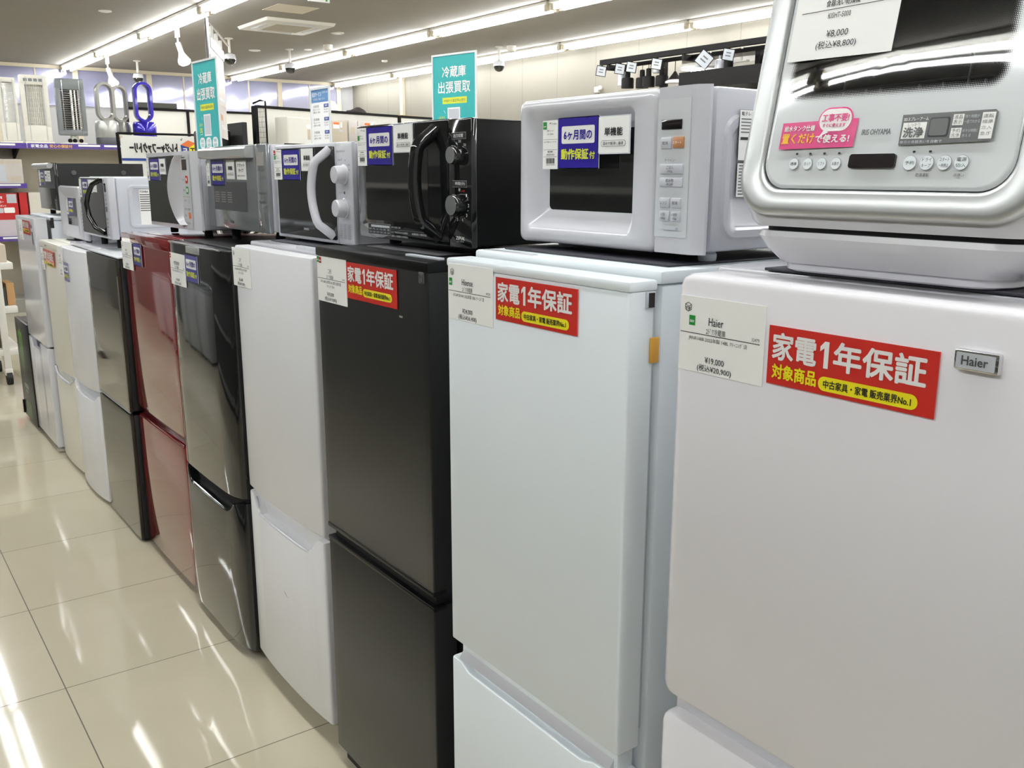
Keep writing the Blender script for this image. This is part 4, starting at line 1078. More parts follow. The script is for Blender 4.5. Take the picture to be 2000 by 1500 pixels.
# ------------------------------------------------------------------ cards and signs stuck on the appliances
def sign_red(label, x, y, z, w=0.203, h=0.067):
    s = w / 205.0
    els = [('t', '家電', 7, 7.5, 58, 30.5, 'print_white', 0.026), ('p', [(70, 14.5), (75.5, 8.5), (81, 8.5), (81, 38), (75.2, 38), (75.2, 16), (70, 20)], 'print_white', 2), ('t', '年保証', 88, 7.5, 105, 30.5, 'print_white', 0.030), ('t', '対象商品', 8, 43.5, 59, 16.5, 'print_yellow', 0.03),
           ('r', 70, 47, 117, 16, 'print_yellow', 1, 7.8), ('t', '中古家具・家電 販売業界No.1', 77, 50.5, 103, 9, 'ink', 0.02)]
    return card('warranty_sign', label, 'sign', (x, y, z), w, h, 'print_red', els, sc=s, th=0.0015, group='red warranty signs')


def sign_blue(label, x, y, z, w=0.104, h=0.08, sharp=True):
    sx = w; k = h / w
    els = [('r', 0.0, 0.0, 1.0, k, 'film', 0, 0.02), ('r', 0.012, 0.012, 0.976, k - 0.024, 'print_blue', 1, 0.012), ('r', 0.10, 0.17 * k, 0.80, 0.34 * k, 'print_white', 2, 0.03), ('t', '6ヶ月間の', 0.16, 0.255 * k, 0.68, 0.18 * k, 'print_blue', 0.03, 3),
           ('t', '動作保証', 0.10, 0.615 * k, 0.66, 0.20 * k, 'print_lime', 0.035, 3), ('t', '付', 0.79, 0.67 * k, 0.125, 0.14 * k, 'print_lime', 0.03, 3)]
    return card('guarantee_card', label, 'sign', (x, y, z), w, h, 'film', els, sc=sx, th=0.0012, group='blue guarantee cards')


def sign_func(label, x, y, z, w, h, top='単機能', sub='温めや解凍に最適', flat_type=False):
    k = h / w
    if flat_type:
        els = [('r', 0.02, 0.02, 0.96, k - 0.04, 'paper', 1, 0.03), ('t', 'フラット', 0.14, 0.16 * k, 0.72, 0.17 * k, 'ink', 0.03, 2), ('t', 'タイプ', 0.26, 0.42 * k, 0.48, 0.17 * k, 'ink', 0.03, 2), ('t', '庫内が広く 使いやすい', 0.12, 0.74 * k, 0.76, 0.09 * k, 'ink', 0.01, 2)]
    else:
        els = [('r', 0.02, 0.02, 0.96, k - 0.04, 'paper', 1, 0.03), ('t', top, 0.24, 0.31 * k, 0.54, 0.21 * k, 'ink', 0.03, 2), ('r', 0.14, 0.64 * k, 0.74, 0.16 * k, 'ink_grey', 2, 0.05), ('r', 0.15, 0.652 * k, 0.72, 0.136 * k, 'paper', 3, 0.045),
               ('t', sub, 0.20, 0.672 * k, 0.62, 0.095 * k, 'ink', 0.01, 4)]
    return card('function_card', label, 'sign', (x, y, z), w, h, 'film', els, sc=w, th=0.0012, group='white function cards')


def tag_strip(label, x, y, z, w, h, col='print_green', txt='電子レンジ', price='¥5,900', taxed='(税込¥6,490)', second=None):
    k = h / w
    els = [('r', 0.03, 0.03 * k, 0.24, 0.15 * k, col, 1), ('t', 'SALE' if False else 'OFF', 0.06, 0.11 * k, 0.18, 0.03 * k, 'paper', 0.02, 2), ('t', '●', 0.45, 0.045 * k, 0.06, 0.03 * k, 'ink', 0.0, 1), ('t', 'Trefac', 0.55, 0.05 * k, 0.36, 0.04 * k, 'ink', 0.0, 1),
           ('t', txt, 0.30, 0.195 * k, 0.42, 0.035 * k, 'ink', 0.01, 1), ('t', '17L 50Hz', 0.30, 0.265 * k, 0.40, 0.03 * k, 'ink', 0.0, 1), ('l', (0.05, 0.39 * k), (0.95, 0.39 * k), 0.012, 'ink_grey', 1),
           ('t', '2021年製 ｸﾘｰﾆﾝｸﾞ済', 0.08, 0.425 * k, 0.80, 0.03 * k, 'ink', 0.0, 1), ('l', (0.05, 0.60 * k), (0.95, 0.60 * k), 0.012, 'ink_grey', 1), ('t', price, 0.34, 0.625 * k, 0.32, 0.035 * k, 'ink', 0.02, 1),
           ('t', taxed, 0.26, 0.685 * k, 0.50, 0.04 * k, 'ink', 0.01, 1), ('l', (0.05, 0.745 * k), (0.95, 0.745 * k), 0.012, 'ink_grey', 1)]
    if second: els.append(('r', 0.06, 0.20 * k, 0.22, 0.13 * k, second, 1))
    u = 0.24
    for i, wd in enumerate((0.03, 0.015, 0.05, 0.02, 0.03, 0.06, 0.015, 0.04, 0.02, 0.05, 0.03)):
        els.append(('r', u, 0.775 * k, wd, 0.11 * k, 'ink', 1)); u += wd + 0.018
    els += [('t', '2000101234567', 0.24, 0.90 * k, 0.56, 0.022 * k, 'ink', 0.0, 1)]
    return card('price_tag', label, 'price card', (x, y, z), w, h, 'paper', els, sc=w, th=0.0008, group='barcode price tags on the microwaves')


def price_card(label, x, y, z, w, h, brand, spec, num, price, taxed, logo='cube', green=None, red=None, spec2=None):
    bl = len(brand); 
    kx = w * 1000 / 132.0; ky = h * 1000 / 95.0
    def E_(k, t, u, v, ww, hh, m, *r): return (k, t, u * kx, v * ky, ww * kx, hh * ky, m) + r
    bw = min(46, 4.6 * bl)
    els = [E_('t', brand, 59 - bw / 2, 24, bw, 10, 'ink', 0.01), E_('t', '2ﾄﾞｱ冷蔵庫', 44, 37, 30, 8, 'ink', 0.0), E_('t', num, 114, 39.5, 11, 4, 'ink', 0.0),
           ('l', (2 * kx, 46 * ky), (126 * kx, 46 * ky), 0.9, 'ink'), E_('t', spec, 16, 49, 92, 6.5, 'ink', 0.0), E_('t', price, 44, 73.5, 30, 9, 'ink', 0.008), E_('t', taxed, 32, 83.5, 54, 10, 'ink', 0.008)]
    if spec2: els.append(E_('t', spec2, 44, 58, 34, 6, 'ink', 0.0))
    if logo:
        cx, cy, a = 13.5 * kx, 14 * ky, 5.6
        hx = [(cx, cy - a), (cx + a * 0.9, cy - a * 0.55), (cx + a * 0.9, cy + a * 0.55), (cx, cy + a), (cx - a * 0.9, cy + a * 0.55), (cx - a * 0.9, cy - a * 0.55)]
        for i in range(6): els.append(('l', hx[i], hx[(i + 1) % 6], 0.7, 'ink'))
        for q in (1, 3, 5): els.append(('l', (cx, cy - a * 0.1), hx[q], 0.6, 'ink'))
        els += [('t', 'T', cx - a * 0.72, cy + a * 0.02, 3.0, 4.2, 'ink', 0.03), ('t', 'F', cx + a * 0.22, cy + a * 0.02, 2.6, 4.2, 'ink', 0.03)]
    for m, g in (('print_green', green), ('print_red', red)):
        if g: els += [('r', g[0] * kx, g[1] * ky, 10 * kx, 12.5 * ky, m, 1), ('t', '保証付', (g[0] + 1.5) * kx, (g[1] + 5.5) * ky, 7 * kx, 3.2 * ky, 'paper', 0.02, 2)]
    return card('price_card', label, 'price card', (x, y, z), w, h, 'paper', els, sc=0.001, th=0.0008, group='white price cards')


def q(Y, Z, k): return Y * k, 1.445 - (1.445 - Z) * k

# nearest fridge
price_card('white price card on the nearest fridge, with Haier and ¥19,000', 0.8490, 0.807, 1.299, 0.1325, 0.0935, 'Haier', 'JRNF148B 2022年製 148L ｸﾘｰﾆﾝｸﾞ済', '32479', '¥19,000', '(税込¥20,900)', green=(15.5, 24))
sign_red('red warranty sign on the nearest fridge beside its silver badge', 0.8488, 0.668, 1.279)
# matt white fridge
k = KX / 0.86
y, z = q(1.368, 1.295, k); price_card('white price card on the matt white fridge, with Hisense and ¥24,000', KX - 0.001, y, z, 0.1355 * k, 0.0965 * k, 'Hisense', 'AT-HF150-WH 2022年製 150L ｸﾘｰﾆﾝｸﾞ済', '40103', '¥24,000', '(税込¥26,400)', green=(3, 24.5))
y, z = q(1.223, 1.2835, k); sign_red('red warranty sign on the matt white fridge', KX - 0.0012, y, z, 0.205 * k, 0.0685 * k)
# black fridge
price_card('white price card with green and red squares on the matt black fridge', 0.869, 1.932, 1.2675, 0.145, 0.099, 'ﾆﾄﾘ', 'NTR-106BK 2022年製 106L 左開き 右開き可能', '31045', '¥18,000', '(税込¥19,800)', logo=None, green=(0.5, 1), red=(11, 2), spec2='ｸﾘｰﾆﾝｸﾞ済 R')
sign_red('red warranty sign on the matt black fridge', 0.8688, 1.784, 1.2645, 0.214, 0.0755)
# white scooped fridge
k = 0.868 / 0.88
y, z = q(2.484, 1.250, k); price_card('white price card on the white fridge with the scuffed door', 0.8745 - 0.006, 2.474, z, 0.128, 0.102, 'ﾆﾄﾘ', 'NR-106WH 2021年製 106L ｷｽﾞ有 右開き', '30871', '¥16,000', '(税込¥17,600)', spec2='ｸﾘｰﾆﾝｸﾞ済')
# black gloss fridge
k = 0.853 / 0.87
y, z = q(3.060, 1.200, k); price_card('white price card on the shiny black fridge below its silver sticker', 0.8515, y - 0.008, z, 0.150, 0.0985, 'MITSUBISHI', 'MR-P15W-B 2014年製 146L ｸﾘｰﾆﾝｸﾞ済', '28807', '¥14,000', '(税込¥15,400)', logo=None, red=(1, 3))
y, z = q(2.897, 1.205, k); sign_blue('blue guarantee card on the shiny black fridge', 0.8515, y, z, 0.117, 0.081)
# red fridge
k = 0.872 / 0.87
y, z = q(3.646, 1.2015, k); price_card('white price card on the dark red fridge', 0.8675, y, z, 0.145, 0.0995, 'AQUA', 'AQR-141 2012年製 137L ｸﾘｰﾆﾝｸﾞ済', '27702', '¥8,000', '(税込¥8,800)')
y, z = q(3.482, 1.2045, k); sign_blue('blue guarantee card on the dark red fridge', 0.8675, y, z, 0.102, 0.0795)
# white curved fridge
price_card('white price card on the white curved fridge beside the brown glass one', 0.8285, 4.672, 1.120, 0.112, 0.132, 'SHARP', 'SJ-14 2013年製 137L', '26604', '¥9,000', '(税込¥9,900)', logo=None)
sign_blue('blue guarantee card on the white curved fridge', 0.8275, 4.555, 1.059, 0.105, 0.085)
# cream fridge
sign_red('red and yellow warranty sign on the cream fridge', 0.8380, 5.085, 1.0825, 0.255, 0.072)
price_card('narrow white price card on the left edge of the cream fridge', 0.8402, 5.172, 1.086, 0.080, 0.110, 'Panasonic', 'NR-B14 138L', '25508', '¥12,000', '(税込¥13,200)', logo=None)
# tall fridge
price_card('white price card on the tall white fridge at the far end', 0.8237, 5.637, 1.2036, 0.118, 0.104, 'Haier', 'JR-N130A 2018年製 130L', '24411', '¥13,000', '(税込¥14,300)', logo=None)
sign_red('red and yellow warranty sign on the tall white fridge', 0.8234, 5.500, 1.2067, 0.198, 0.0725)

# microwave cards
X_ = 0.9805
tag_strip('white barcode price tag on the big white microwave', 0.9822, 1.262, 1.531, 0.0405, 0.078)
sign_blue('blue guarantee card on the big white microwave', 0.9815, 1.2205, 1.5335, 0.1015, 0.080)
sign_func('clear-sleeved white function card on the big white microwave', 0.9815, 1.124, 1.532, 0.0745, 0.057)
tag_strip('white barcode price tag on the black microwave with two dials', 0.9815, 1.938, 1.543, 0.043, 0.081, 'paper', second='print_green')
sign_blue('blue guarantee card on the black microwave with two dials', 0.9815, 1.892, 1.544, 0.116, 0.0815)
sign_func('white function card on the black microwave with two dials', 0.9815, 1.772, 1.545, 0.081, 0.0575)
tag_strip('white barcode price tag on the microwave with white dials', 0.9985 - 0.002, 2.466, 1.507, 0.053, 0.078, 'print_red', second='print_green')
sign_blue('blue guarantee card on the microwave with white dials', 0.9975 - 0.001, 2.407, 1.506, 0.114, 0.078)
sign_func('white function card on the microwave with white dials', 0.9975 - 0.001, 2.285, 1.507, 0.073, 0.056)
tag_strip('white barcode price tag on the grey mirror microwave', 0.989, 3.005, 1.484, 0.033, 0.0785, 'print_green')
sign_blue('blue guarantee card on the grey mirror microwave', 0.989, 2.958, 1.486, 0.120, 0.0775)
sign_func('white function card beside the blue card on the grey mirror microwave', 0.989, 2.820, 1.4835, 0.070, 0.056)
sign_func('white flat-type card, rightmost card on the grey mirror microwave', 0.989, 2.735, 1.4815, 0.080, 0.055, flat_type=True)
tag_strip('white barcode price tag on the microwave with the arched door edge', 0.9545, 3.556, 1.498, 0.030, 0.079, 'print_green')
sign_blue('blue guarantee card on the microwave with the arched door edge', 0.9545, 3.516, 1.496, 0.120, 0.076)
sign_func('white function card on the microwave with the arched door edge', 0.9545, 3.392, 1.494, 0.069, 0.053)
kf = 0.914 / 0.97
tag_strip('white barcode price tag on the microwave with the bent black handle', 0.9125, 4.492, 1.4205, 0.040, 0.078, 'print_green')
sign_blue('blue guarantee card on the microwave with the bent black handle', 0.9125, 4.430, 1.4205, 0.108, 0.075)
sign_func('white function card beside the blue one on the microwave with bent handle', 0.9125, 4.312, 1.419, 0.070, 0.055)
sign_func('white flat-type card nearest the bent black handle', 0.9125, 4.236, 1.419, 0.072, 0.052, flat_type=True)
tag_strip('white barcode price tag on the small white microwave', 0.9425, 4.964, 1.329, 0.036, 0.078, 'print_green')
sign_blue('blue guarantee card in the small white microwave window', 0.9425, 4.916, 1.328, 0.112, 0.080)
tag_strip('white barcode price tag on the black microwave oven', 0.9275 + OVX, 5.518 + OVY, 1.463 + OVZ, 0.040, 0.079, 'print_green')
sign_blue('blue guarantee card on the black microwave oven', 0.9275 + OVX, 5.472 + OVY, 1.464 + OVZ, 0.105, 0.077)
sign_func('white function card beside the blue card on the black microwave oven', 0.9275 + OVX, 5.348 + OVY, 1.460 + OVZ, 0.070, 0.055)
sign_func('white flat-type card, rightmost on the black microwave oven', 0.9275 + OVX, 5.272 + OVY, 1.460 + OVZ, 0.074, 0.055, flat_type=True)


# ------------------------------------------------------------------ signs standing behind the row
def sign_stand(label, p0, p1, ztop, zbot, els, base='print_teal', cat='sign', grp=None, group=None, name='sign_stand'):
    """a poster in a clear holder on a thin pole; p0 / p1 = far and near lower corners seen from above."""
    p0, p1 = Vector((p0[0], p0[1], 0)), Vector((p1[0], p1[1], 0))
    c = (p0 + p1) / 2
    t = thing(name, label, cat, (c.x, c.y, 0), group)
    right = (p1 - p0).normalized(); n = Vector((right.y, -right.x, 0))
    if n.x > 0: n = -n
    w = (p1 - p0).length; h = ztop - zbot
    R = Matrix((right, Vector((0, 0, 1)), n)).transposed().to_4x4()
    R.translation = p0 + Vector((0, 0, ztop))
    mb = MB(); mats = [base]
    mb.loft([[(u, v, 0) for u, v in rrect(0, w, -h, 0, 0.001, 1)], [(u, v, 0.001) for u, v in rrect(0, w, -h, 0, 0.001, 1)]])
    flat(els, mb, 0.001, mats, w)
    mb.xf(R).build('poster', mats, t, smooth=False)
    fr = MB(); e = 0.008
    for (a0, a1, b0, b1) in ((-e, 0, -h - e, e), (w, w + e, -h - e, e), (0, w, 0, e), (0, w, -h - e, -h)):
        fr.box(a0, a1, b0, b1, -0.002, 0.004)
    fr.xf(R).build('holder', 'clear_edge', t, smooth=False)
    q_ = c - n * 0.012
    MB().cyl((q_.x, q_.y, 0.012), (q_.x, q_.y, zbot + h * 0.5), 0.006, n=10).build('pole', 'white_metal', t)
    MB().lathe([(0.07, 0), (0.07, 0.006), (0.02, 0.012), (0.007, 0.014)], (q_.x, q_.y, 0), (0, 0, 1), 24).build('base', 'white_metal', t)
    return t


def teal_els(kh):
    els = [('t', '冷蔵庫', 0.22, 0.17, 0.56, 0.175, 'print_white', 0.02, 2), ('t', '出張買取', 0.12, 0.405, 0.76, 0.185, 'print_white', 0.02, 2),
           ('r', 0.22, 0.66, 0.58, 0.10, 'print_lime', 1), ('t', 'WEBから査定申込受付', 0.25, 0.685, 0.52, 0.05, 'print_dark', 0.0, 2), ('r', 0.34, 0.82, 0.30, 0.30 * 1.15, 'print_white', 1), ('r', 0.365, 0.845, 0.25, 0.295, 'grey_soft', 2),
           ('t', '1点から', 0.12, 0.95, 0.16, 0.06, 'print_lime', 0.01, 2), ('t', 'OK', 0.14, 1.03, 0.12, 0.08, 'print_lime', 0.03, 2), ('l', (0.25, 0.86), (0.29, 0.91), 0.008, 'print_white'), ('l', (0.15, 1.14), (0.26, 1.13), 0.008, 'print_white')]
    for i, (a_, b_) in enumerate((('最短', '即日'), ('大型', '家電'), ('無料', '査定'))):
        u = 0.10 + 0.28 * i
        els += [('r', u, 1.185, 0.235, 0.235 * 0.78, 'print_white', 1, 0.09), ('t', a_, u + 0.06, 1.215, 0.115, 0.052, 'print_teal', 0.01, 2), ('t', b_, u + 0.06, 1.285, 0.115, 0.052, 'print_teal', 0.01, 2)]
    els.append(('t', '詳しくは店頭スタッフまで', 0.2, 1.385, 0.6, 0.03, 'print_white', 0.0, 2))
    return els


sign_stand('teal poster on a stand between the far microwaves, left of the silver one', (1.376, 4.268), (1.388, 4.004), 1.911, 1.540, teal_els(1.42), group='teal buy-back posters')
sign_stand('teal poster on a stand right behind the black microwave', (2.188, 3.585), (2.236, 3.332), 1.932, 1.572, teal_els(1.42), group='teal buy-back posters')
be = [('r', 0.0, 0.0, 1.0, 0.30, 'print_sky', 1), ('t', '配送サービス', 0.06, 0.06, 0.52, 0.10, 'print_white', 0.02, 2), ('t', '大型家電もお届け', 0.62, 0.05, 0.34, 0.05, 'print_white', 0.0, 2), ('t', '当日配送ご相談ください', 0.10, 0.20, 0.7, 0.05, 'print_white', 0.0, 2)]
for r_ in range(3):
    v = 0.36 + 0.31 * r_
    be += [('r', 0.70, v - 0.01, 0.26, 0.085, 'print_navy', 1), ('t', '標準', 0.76, v + 0.005, 0.14, 0.05, 'paper', 0.01, 2), ('t', ('小型家電', '洗濯機', '冷蔵庫')[r_], 0.08, v, 0.34, 0.06, 'ink_grey', 0.0, 2),
           ('t', '1階 エレベーター', 0.08, v + 0.085, 0.40, 0.045, 'print_dark', 0.0, 2), ('t', '¥2,200', 0.70, v + 0.10, 0.22, 0.04, 'ink_grey', 0.0, 2), ('t', '設置込み 階段', 0.08, v + 0.15, 0.40, 0.045, 'print_dark', 0.0, 2), ('t', '¥3,300', 0.70, v + 0.16, 0.22, 0.04, 'ink_grey', 0.0, 2)]
sign_stand('white notice with a blue header on a thin pole behind the microwaves with white dials', (1.50, 3.320), (1.50, 3.172), 1.742, 1.525, be, base='paper', name='notice_stand')

# hanging poster on a tall clip pole
tp_ = thing('poster_stand', 'tall clip pole with a pale poster hung edge-on behind the left teal poster', 'poster stand', (1.50, 4.42, 0))
MB().lathe([(0.07, 0), (0.07, 0.008), (0.02, 0.014), (0.009, 0.016)], (1.50, 4.42, 0), (0, 0, 1), 24).build('base', 'white_metal', tp_)
MB().cyl((1.50, 4.42, 0.01), (1.50, 4.42, 2.13), 0.009, n=12).build('pole', 'chrome', tp_)
MB().tube([(1.50, 4.42, 2.11), (1.50, 4.42, 2.13), (1.56, 4.54, 2.125), (1.815, 5.04, 2.10)], 0.006, 8).build('arm', 'chrome', tp_)
dxy = Vector((0.27, 0.59, 0)).normalized()
for s_ in (0.10, 0.30, 0.50):
    p = Vector((1.52, 4.45, 0)) + dxy * s_
    MB().box(p.x - 0.006, p.x + 0.006, p.y - 0.010, p.y + 0.010, 2.055, 2.118 - s_ * 0.03).build('clip', 'white_metal', tp_)
pm = MB(); mats = ['poster_pink']
right = dxy
pm.loft([[(u, v, 0) for u, v in rrect(0, 0.60, -0.445, 0, 0.001, 1)], [(u, v, 0.0012) for u, v in rrect(0, 0.60, -0.445, 0, 0.001, 1)]])
flat([('r', 0.10, 0.16, 0.40, 0.02, 'grey_soft', 1), ('r', 0.20, 0.25, 0.34, 0.012, 'grey_soft', 1), ('r', 0.16, 0.285, 0.42, 0.003, 'print_brown', 1), ('r', 0.10, 0.33, 0.30, 0.028, 'print_brown', 1), ('r', 0.30, 0.38, 0.22, 0.02, 'grey_soft', 1)], pm, 0.0012, mats, 1.0)
R2 = Matrix((right, Vector((0, 0, 1)), right.cross(Vector((0, 0, 1))))).transposed().to_4x4()
R2.translation = Vector((1.52, 4.45, 0)) + Vector((0, 0, 2.062))
pm.xf(R2).build('poster', mats, tp_, smooth=False)
MB().box(0, 0.60, -0.05, 0.0, -0.004, 0.0055).xf(R2).build('clear_sleeve', 'film', tp_, smooth=False)

# ------------------------------------------------------------------ the far shelving with heaters and fans
SY = 11.0
KS = SY / 7.6
gx0, gx1 = 1.15, 4.05
ZS0 = 1.445 + (1.617 - 1.445) * KS
gt = thing('shelving_unit', 'long shelf unit with purple price rails carrying heaters and fans, before the far wall', 'shelf', ((gx0 + gx1) / 2, SY + 0.25, 0))
MB().box(gx0, gx1, SY + 0.42, SY + 0.45, 0.0, ZS0 + 0.04, 0).build('back_panel', 'gondola_back', gt)
for x in (gx0, 1.70, 2.95, gx1):
    MB().box(x - 0.025, x + 0.025, SY + 0.45, SY + 0.49, 0, ZS0 + 0.05).build('upright', 'grey_metal', gt)
ZS = 1.445 + (1.617 - 1.445) * KS      # underside of the top rail
MB().box(gx0, gx1, SY + 0.012, SY + 0.42, ZS + 0.005, ZS + 0.045).build('shelf_board', 'white_metal', gt)
MB().box(gx0, 1.72, SY - 0.05, SY + 0.42, 1.445 - 0.102 * KS, 1.445 - 0.102 * KS + 0.03).build('shelf_board', 'white_metal', gt)
MB().box(gx0, 1.72, SY - 0.05, SY + 0.42, 1.445 - 0.477 * KS, 1.445 - 0.477 * KS + 0.03).build('shelf_board', 'white_metal', gt)
MB().box(gx0, gx1, SY - 0.05, SY + 0.42, 0.0, 0.14).build('shelf_base', 'grey_metal', gt)
for x in (1.70, 2.95):
    for z in (ZS,):
        MB().loft([[(x - 0.012, SY + 0.42, z), (x - 0.012, SY + 0.10, z), (x - 0.012, SY + 0.42, z - 0.10)], [(x + 0.012, SY + 0.42, z), (x + 0.012, SY + 0.10, z), (x + 0.012, SY + 0.42, z - 0.10)]]).build('bracket', 'dark_metal', gt)


def price_rail(x0, x1, y, z, h, ph):
    mb = MB(); mats = ['print_purple']
    mb.box(x0, x1, y - 0.008, y, z, z + h)
    els = []; u = x0 + 0.03
    i = ph
    while u < x1 - 0.25:
        if i % 3 == 0:
            els += [('t', '家電全品', u, -(z + h * 0.80), 0.16, h * 0.6, 'paper', 0.02), ('t', '安心の保証付', u + 0.18, -(z + h * 0.80), 0.22, h * 0.6, 'print_gold', 0.02)]; u += 0.46
        else:
            els += [('r', u, -(z + h * 0.86), 0.22, h * 0.36, 'paper', 1), ('t', '保証対象商品 家電', u + 0.01, -(z + h * 0.36), 0.19, h * 0.22, 'ink_grey', 0.0)]; u += 0.26
        i += 1
    fm = MB(); fl = list(mats)
    flat(els, fm, 0.0, fl, 1.0)
    fm.xf(SIDE); fm.v = [(v[0], v[1] + y - 0.008, v[2]) for v in fm.v]
    o_ = len(mb.v); mb.v += fm.v
    mb.f += [tuple(i_ + o_ for i_ in f) for f in fm.f]; mb.m += fm.m
    return mb.build('price_rail', fl, gt, smooth=False, label='purple price rail')


price_rail(gx0, 1.765, SY + 0.012, ZS, 0.055, 1)
price_rail(1.775, gx1, SY + 0.012, ZS, 0.055, 0)
price_rail(gx0, 1.72, SY - 0.05, 1.445 - 0.102 * KS - 0.005, 0.047, 1)
price_rail(gx0, 1.72, SY - 0.05, 1.445 - 0.477 * KS - 0.005, 0.052, 1)
ZT = ZS + 0.0455


def heater(label, x0, x1, ztop, kind, lean=0.035):
    t = thing('electric_heater', label, 'heater', ((x0 + x1) / 2, SY + 0.18, ZT), None)
    w = x1 - x0; yb = SY + 0.14
    body = {'white': 'heater_white', 'foil': 'heater_white', 'grey': 'heater_grey'}[kind]
    MB().lathe([(w * 0.5, 0), (w * 0.5, 0.012), (w * 0.45, 0.022), (0.03, 0.03)], ((x0 + x1) / 2, SY + 0.18, ZT), (0, 0, 1), 24).build('base', 'heater_white', t) if kind == 'grey' else MB().box(x0 - 0.01, x1 + 0.01, yb - 0.06, yb + 0.14, ZT, ZT + 0.03, 0, 0.01).build('base', 'heater_white', t)
    zb = ZT + (0.10 if kind == 'grey' else 0.031)
    if kind == 'grey':
        MB().cyl(((x0 + x1) / 2, SY + 0.18, ZT + 0.03), ((x0 + x1) / 2, SY + 0.18, zb), 0.03, n=14).build('stem', 'heater_white', t)
        for k_ in (-0.03, 0.0, 0.04):
            MB().lathe([(0.022, 0), (0.022, 0.012), (0.016, 0.016)], ((x0 + x1) / 2 + k_ * 1.6, SY + 0.12, ZT + 0.045), (0, -1, 0), 12).build('knob', 'dark_metal', t)
    fb = MB()
    fw = 0.045 if kind != 'white' else 0.028
    zlow = zb + (0.165 if kind == 'foil' else 0.06 if kind == 'grey' else 0.19)
    zhi = ztop - (0.10 if kind == 'foil' else 0.115 if kind == 'grey' else 0.05)
    fb.box(x0, x1, yb - 0.02, yb + 0.06, zb, zlow, 0, 0.012)
    fb.box(x0, x1, yb - 0.02, yb + 0.06, zhi, ztop, 0, 0.012)
    fb.box(x0, x0 + fw, yb - 0.02, yb + 0.06, zlow - 0.02, zhi + 0.02, 0, 0.006)
    fb.box(x1 - fw, x1, yb - 0.02, yb + 0.06, zlow - 0.02, zhi + 0.02, 0, 0.006)
    fb.box(x0 + 0.01, x1 - 0.01, yb + 0.045, yb + 0.055, zlow - 0.02, zhi + 0.02)
    fb.build('housing', body, t)
    rf = MB(); n = 18 if kind == 'foil' else 12
    for i in range(n):
        a0 = x0 + fw + (w - 2 * fw) * i / n; a1 = x0 + fw + (w - 2 * fw) * (i + 1) / n
        d0 = 0.022 * (i % 2) if kind == 'foil' else 0.02 * math.sin(PI * i / n)
        d1 = 0.022 * ((i + 1) % 2) if kind == 'foil' else 0.02 * math.sin(PI * (i + 1) / n)
        rf.add([(a0, yb + 0.03 + d0 - 0.012, zlow), (a1, yb + 0.03 + d1 - 0.012, zlow), (a1, yb + 0.03 + d1 - 0.012, zhi), (a0, yb + 0.03 + d0 - 0.012, zhi)], [(0, 1, 2, 3)])
    rf.build('reflector', 'foil' if kind != 'grey' else 'goods_dark', t, smooth=False)
    if kind == 'foil':
        for i in range(4):
            a = x0 + 0.035 + (w - 0.07) * i / 4
            MB().box(a, a + (w - 0.07) / 4 - 0.012, yb - 0.0215, yb - 0.019, ztop - 0.066, ztop - 0.036).build('vent', 'heater_grey', t)
    if kind == 'grey':
        for a in (0.53, 0.66):
            MB().cyl((x0 + w * a, yb + 0.004, zlow), (x0 + w * a, yb + 0.004, zhi), 0.012 if a < 0.6 else 0.008, n=10).build('heating_tube', 'foil', t)
        MB().cyl((x1 - fw - 0.015, yb + 0.004, zlow), (x1 - fw - 0.015, yb + 0.004, zhi), 0.010, n=10).build('heating_tube', 'foil', t)
    gr = MB(); m_ = 18 if kind != 'foil' else 8
    for i in range(m_):
        z = zlow + (zhi - zlow) * (i + 0.5) / m_
        gr.box(x0 + fw, x1 - fw, yb - 0.012, yb - 0.010, z - 0.0018, z + 0.0018)
    for a in (0.22, 0.82):
        gr.box(x0 + w * a - 0.003, x0 + w * a + 0.003, yb - 0.024, yb - 0.012, zb + 0.01, ztop - 0.02)
    g = gr.build('guard', 'chrome' if kind == 'grey' else 'silver', t, smooth=False)
        # lean back as on the shelf
    return t


heater('white reflector heater cut by the left edge of the photo, on the top shelf', 1.575, 1.742, 2.405, 'white')
heater('cream heater with crinkled foil front, second from the left on the top shelf', 1.782, 2.045, 2.442, 'foil')
heater('grey tower heater with dark grille on the top shelf', 2.118, 2.402, 2.425, 'grey')


def loop_fan(label, x, w, ztop, m, mb_, md, yf=0.20):
    t = thing('bladeless_fan', label, 'fan', (x, SY + yf, ZT))
    y = SY + yf; r = w / 2; zb = ZT + 0.26
    MB().lathe([(r * 0.98, 0), (r * 1.0, 0.02), (r * 1.0, 0.07), (r * 0.98, 0.085)], (x, y, ZT), (0, 0, 1), 28).build('base', md, t)
    MB().lathe([(r * 0.98, 0.085), (r * 1.0, 0.09), (r * 1.0, 0.235), (r * 0.9, 0.262), (r * 0.5, 0.27)], (x, y, ZT), (0, 0, 1), 28).build('filter_body', mb_, t)
    lw = w * 0.39; zc0 = zb + lw - 0.0; zc1 = ztop - lw
    out, inn = [], []
    N = 12
    for i in range(N + 1): out.append((math.cos(PI * i / N), math.sin(PI * i / N), zc1))
    for i in range(N + 1): out.append((math.cos(PI + PI * i / N), math.sin(PI + PI * i / N), zc0))
    def loop(rr, yy): return [(x + c_ * rr, yy, z_ + s_ * rr) for c_, s_, z_ in out]
    L = MB(); a, b_ = lw, lw * 0.66
    L.loft([loop(a * 0.98, y - 0.055), loop(a, y - 0.04), loop(a * 0.97, y + 0.05), loop(a * 0.93, y + 0.06), loop(b_, y + 0.05), loop(b_ * 0.97, y - 0.04), loop(b_ * 1.05, y - 0.055), loop(a * 0.98, y - 0.055)], 0, False, False)
    L.build('air_loop', m, t)
    return t


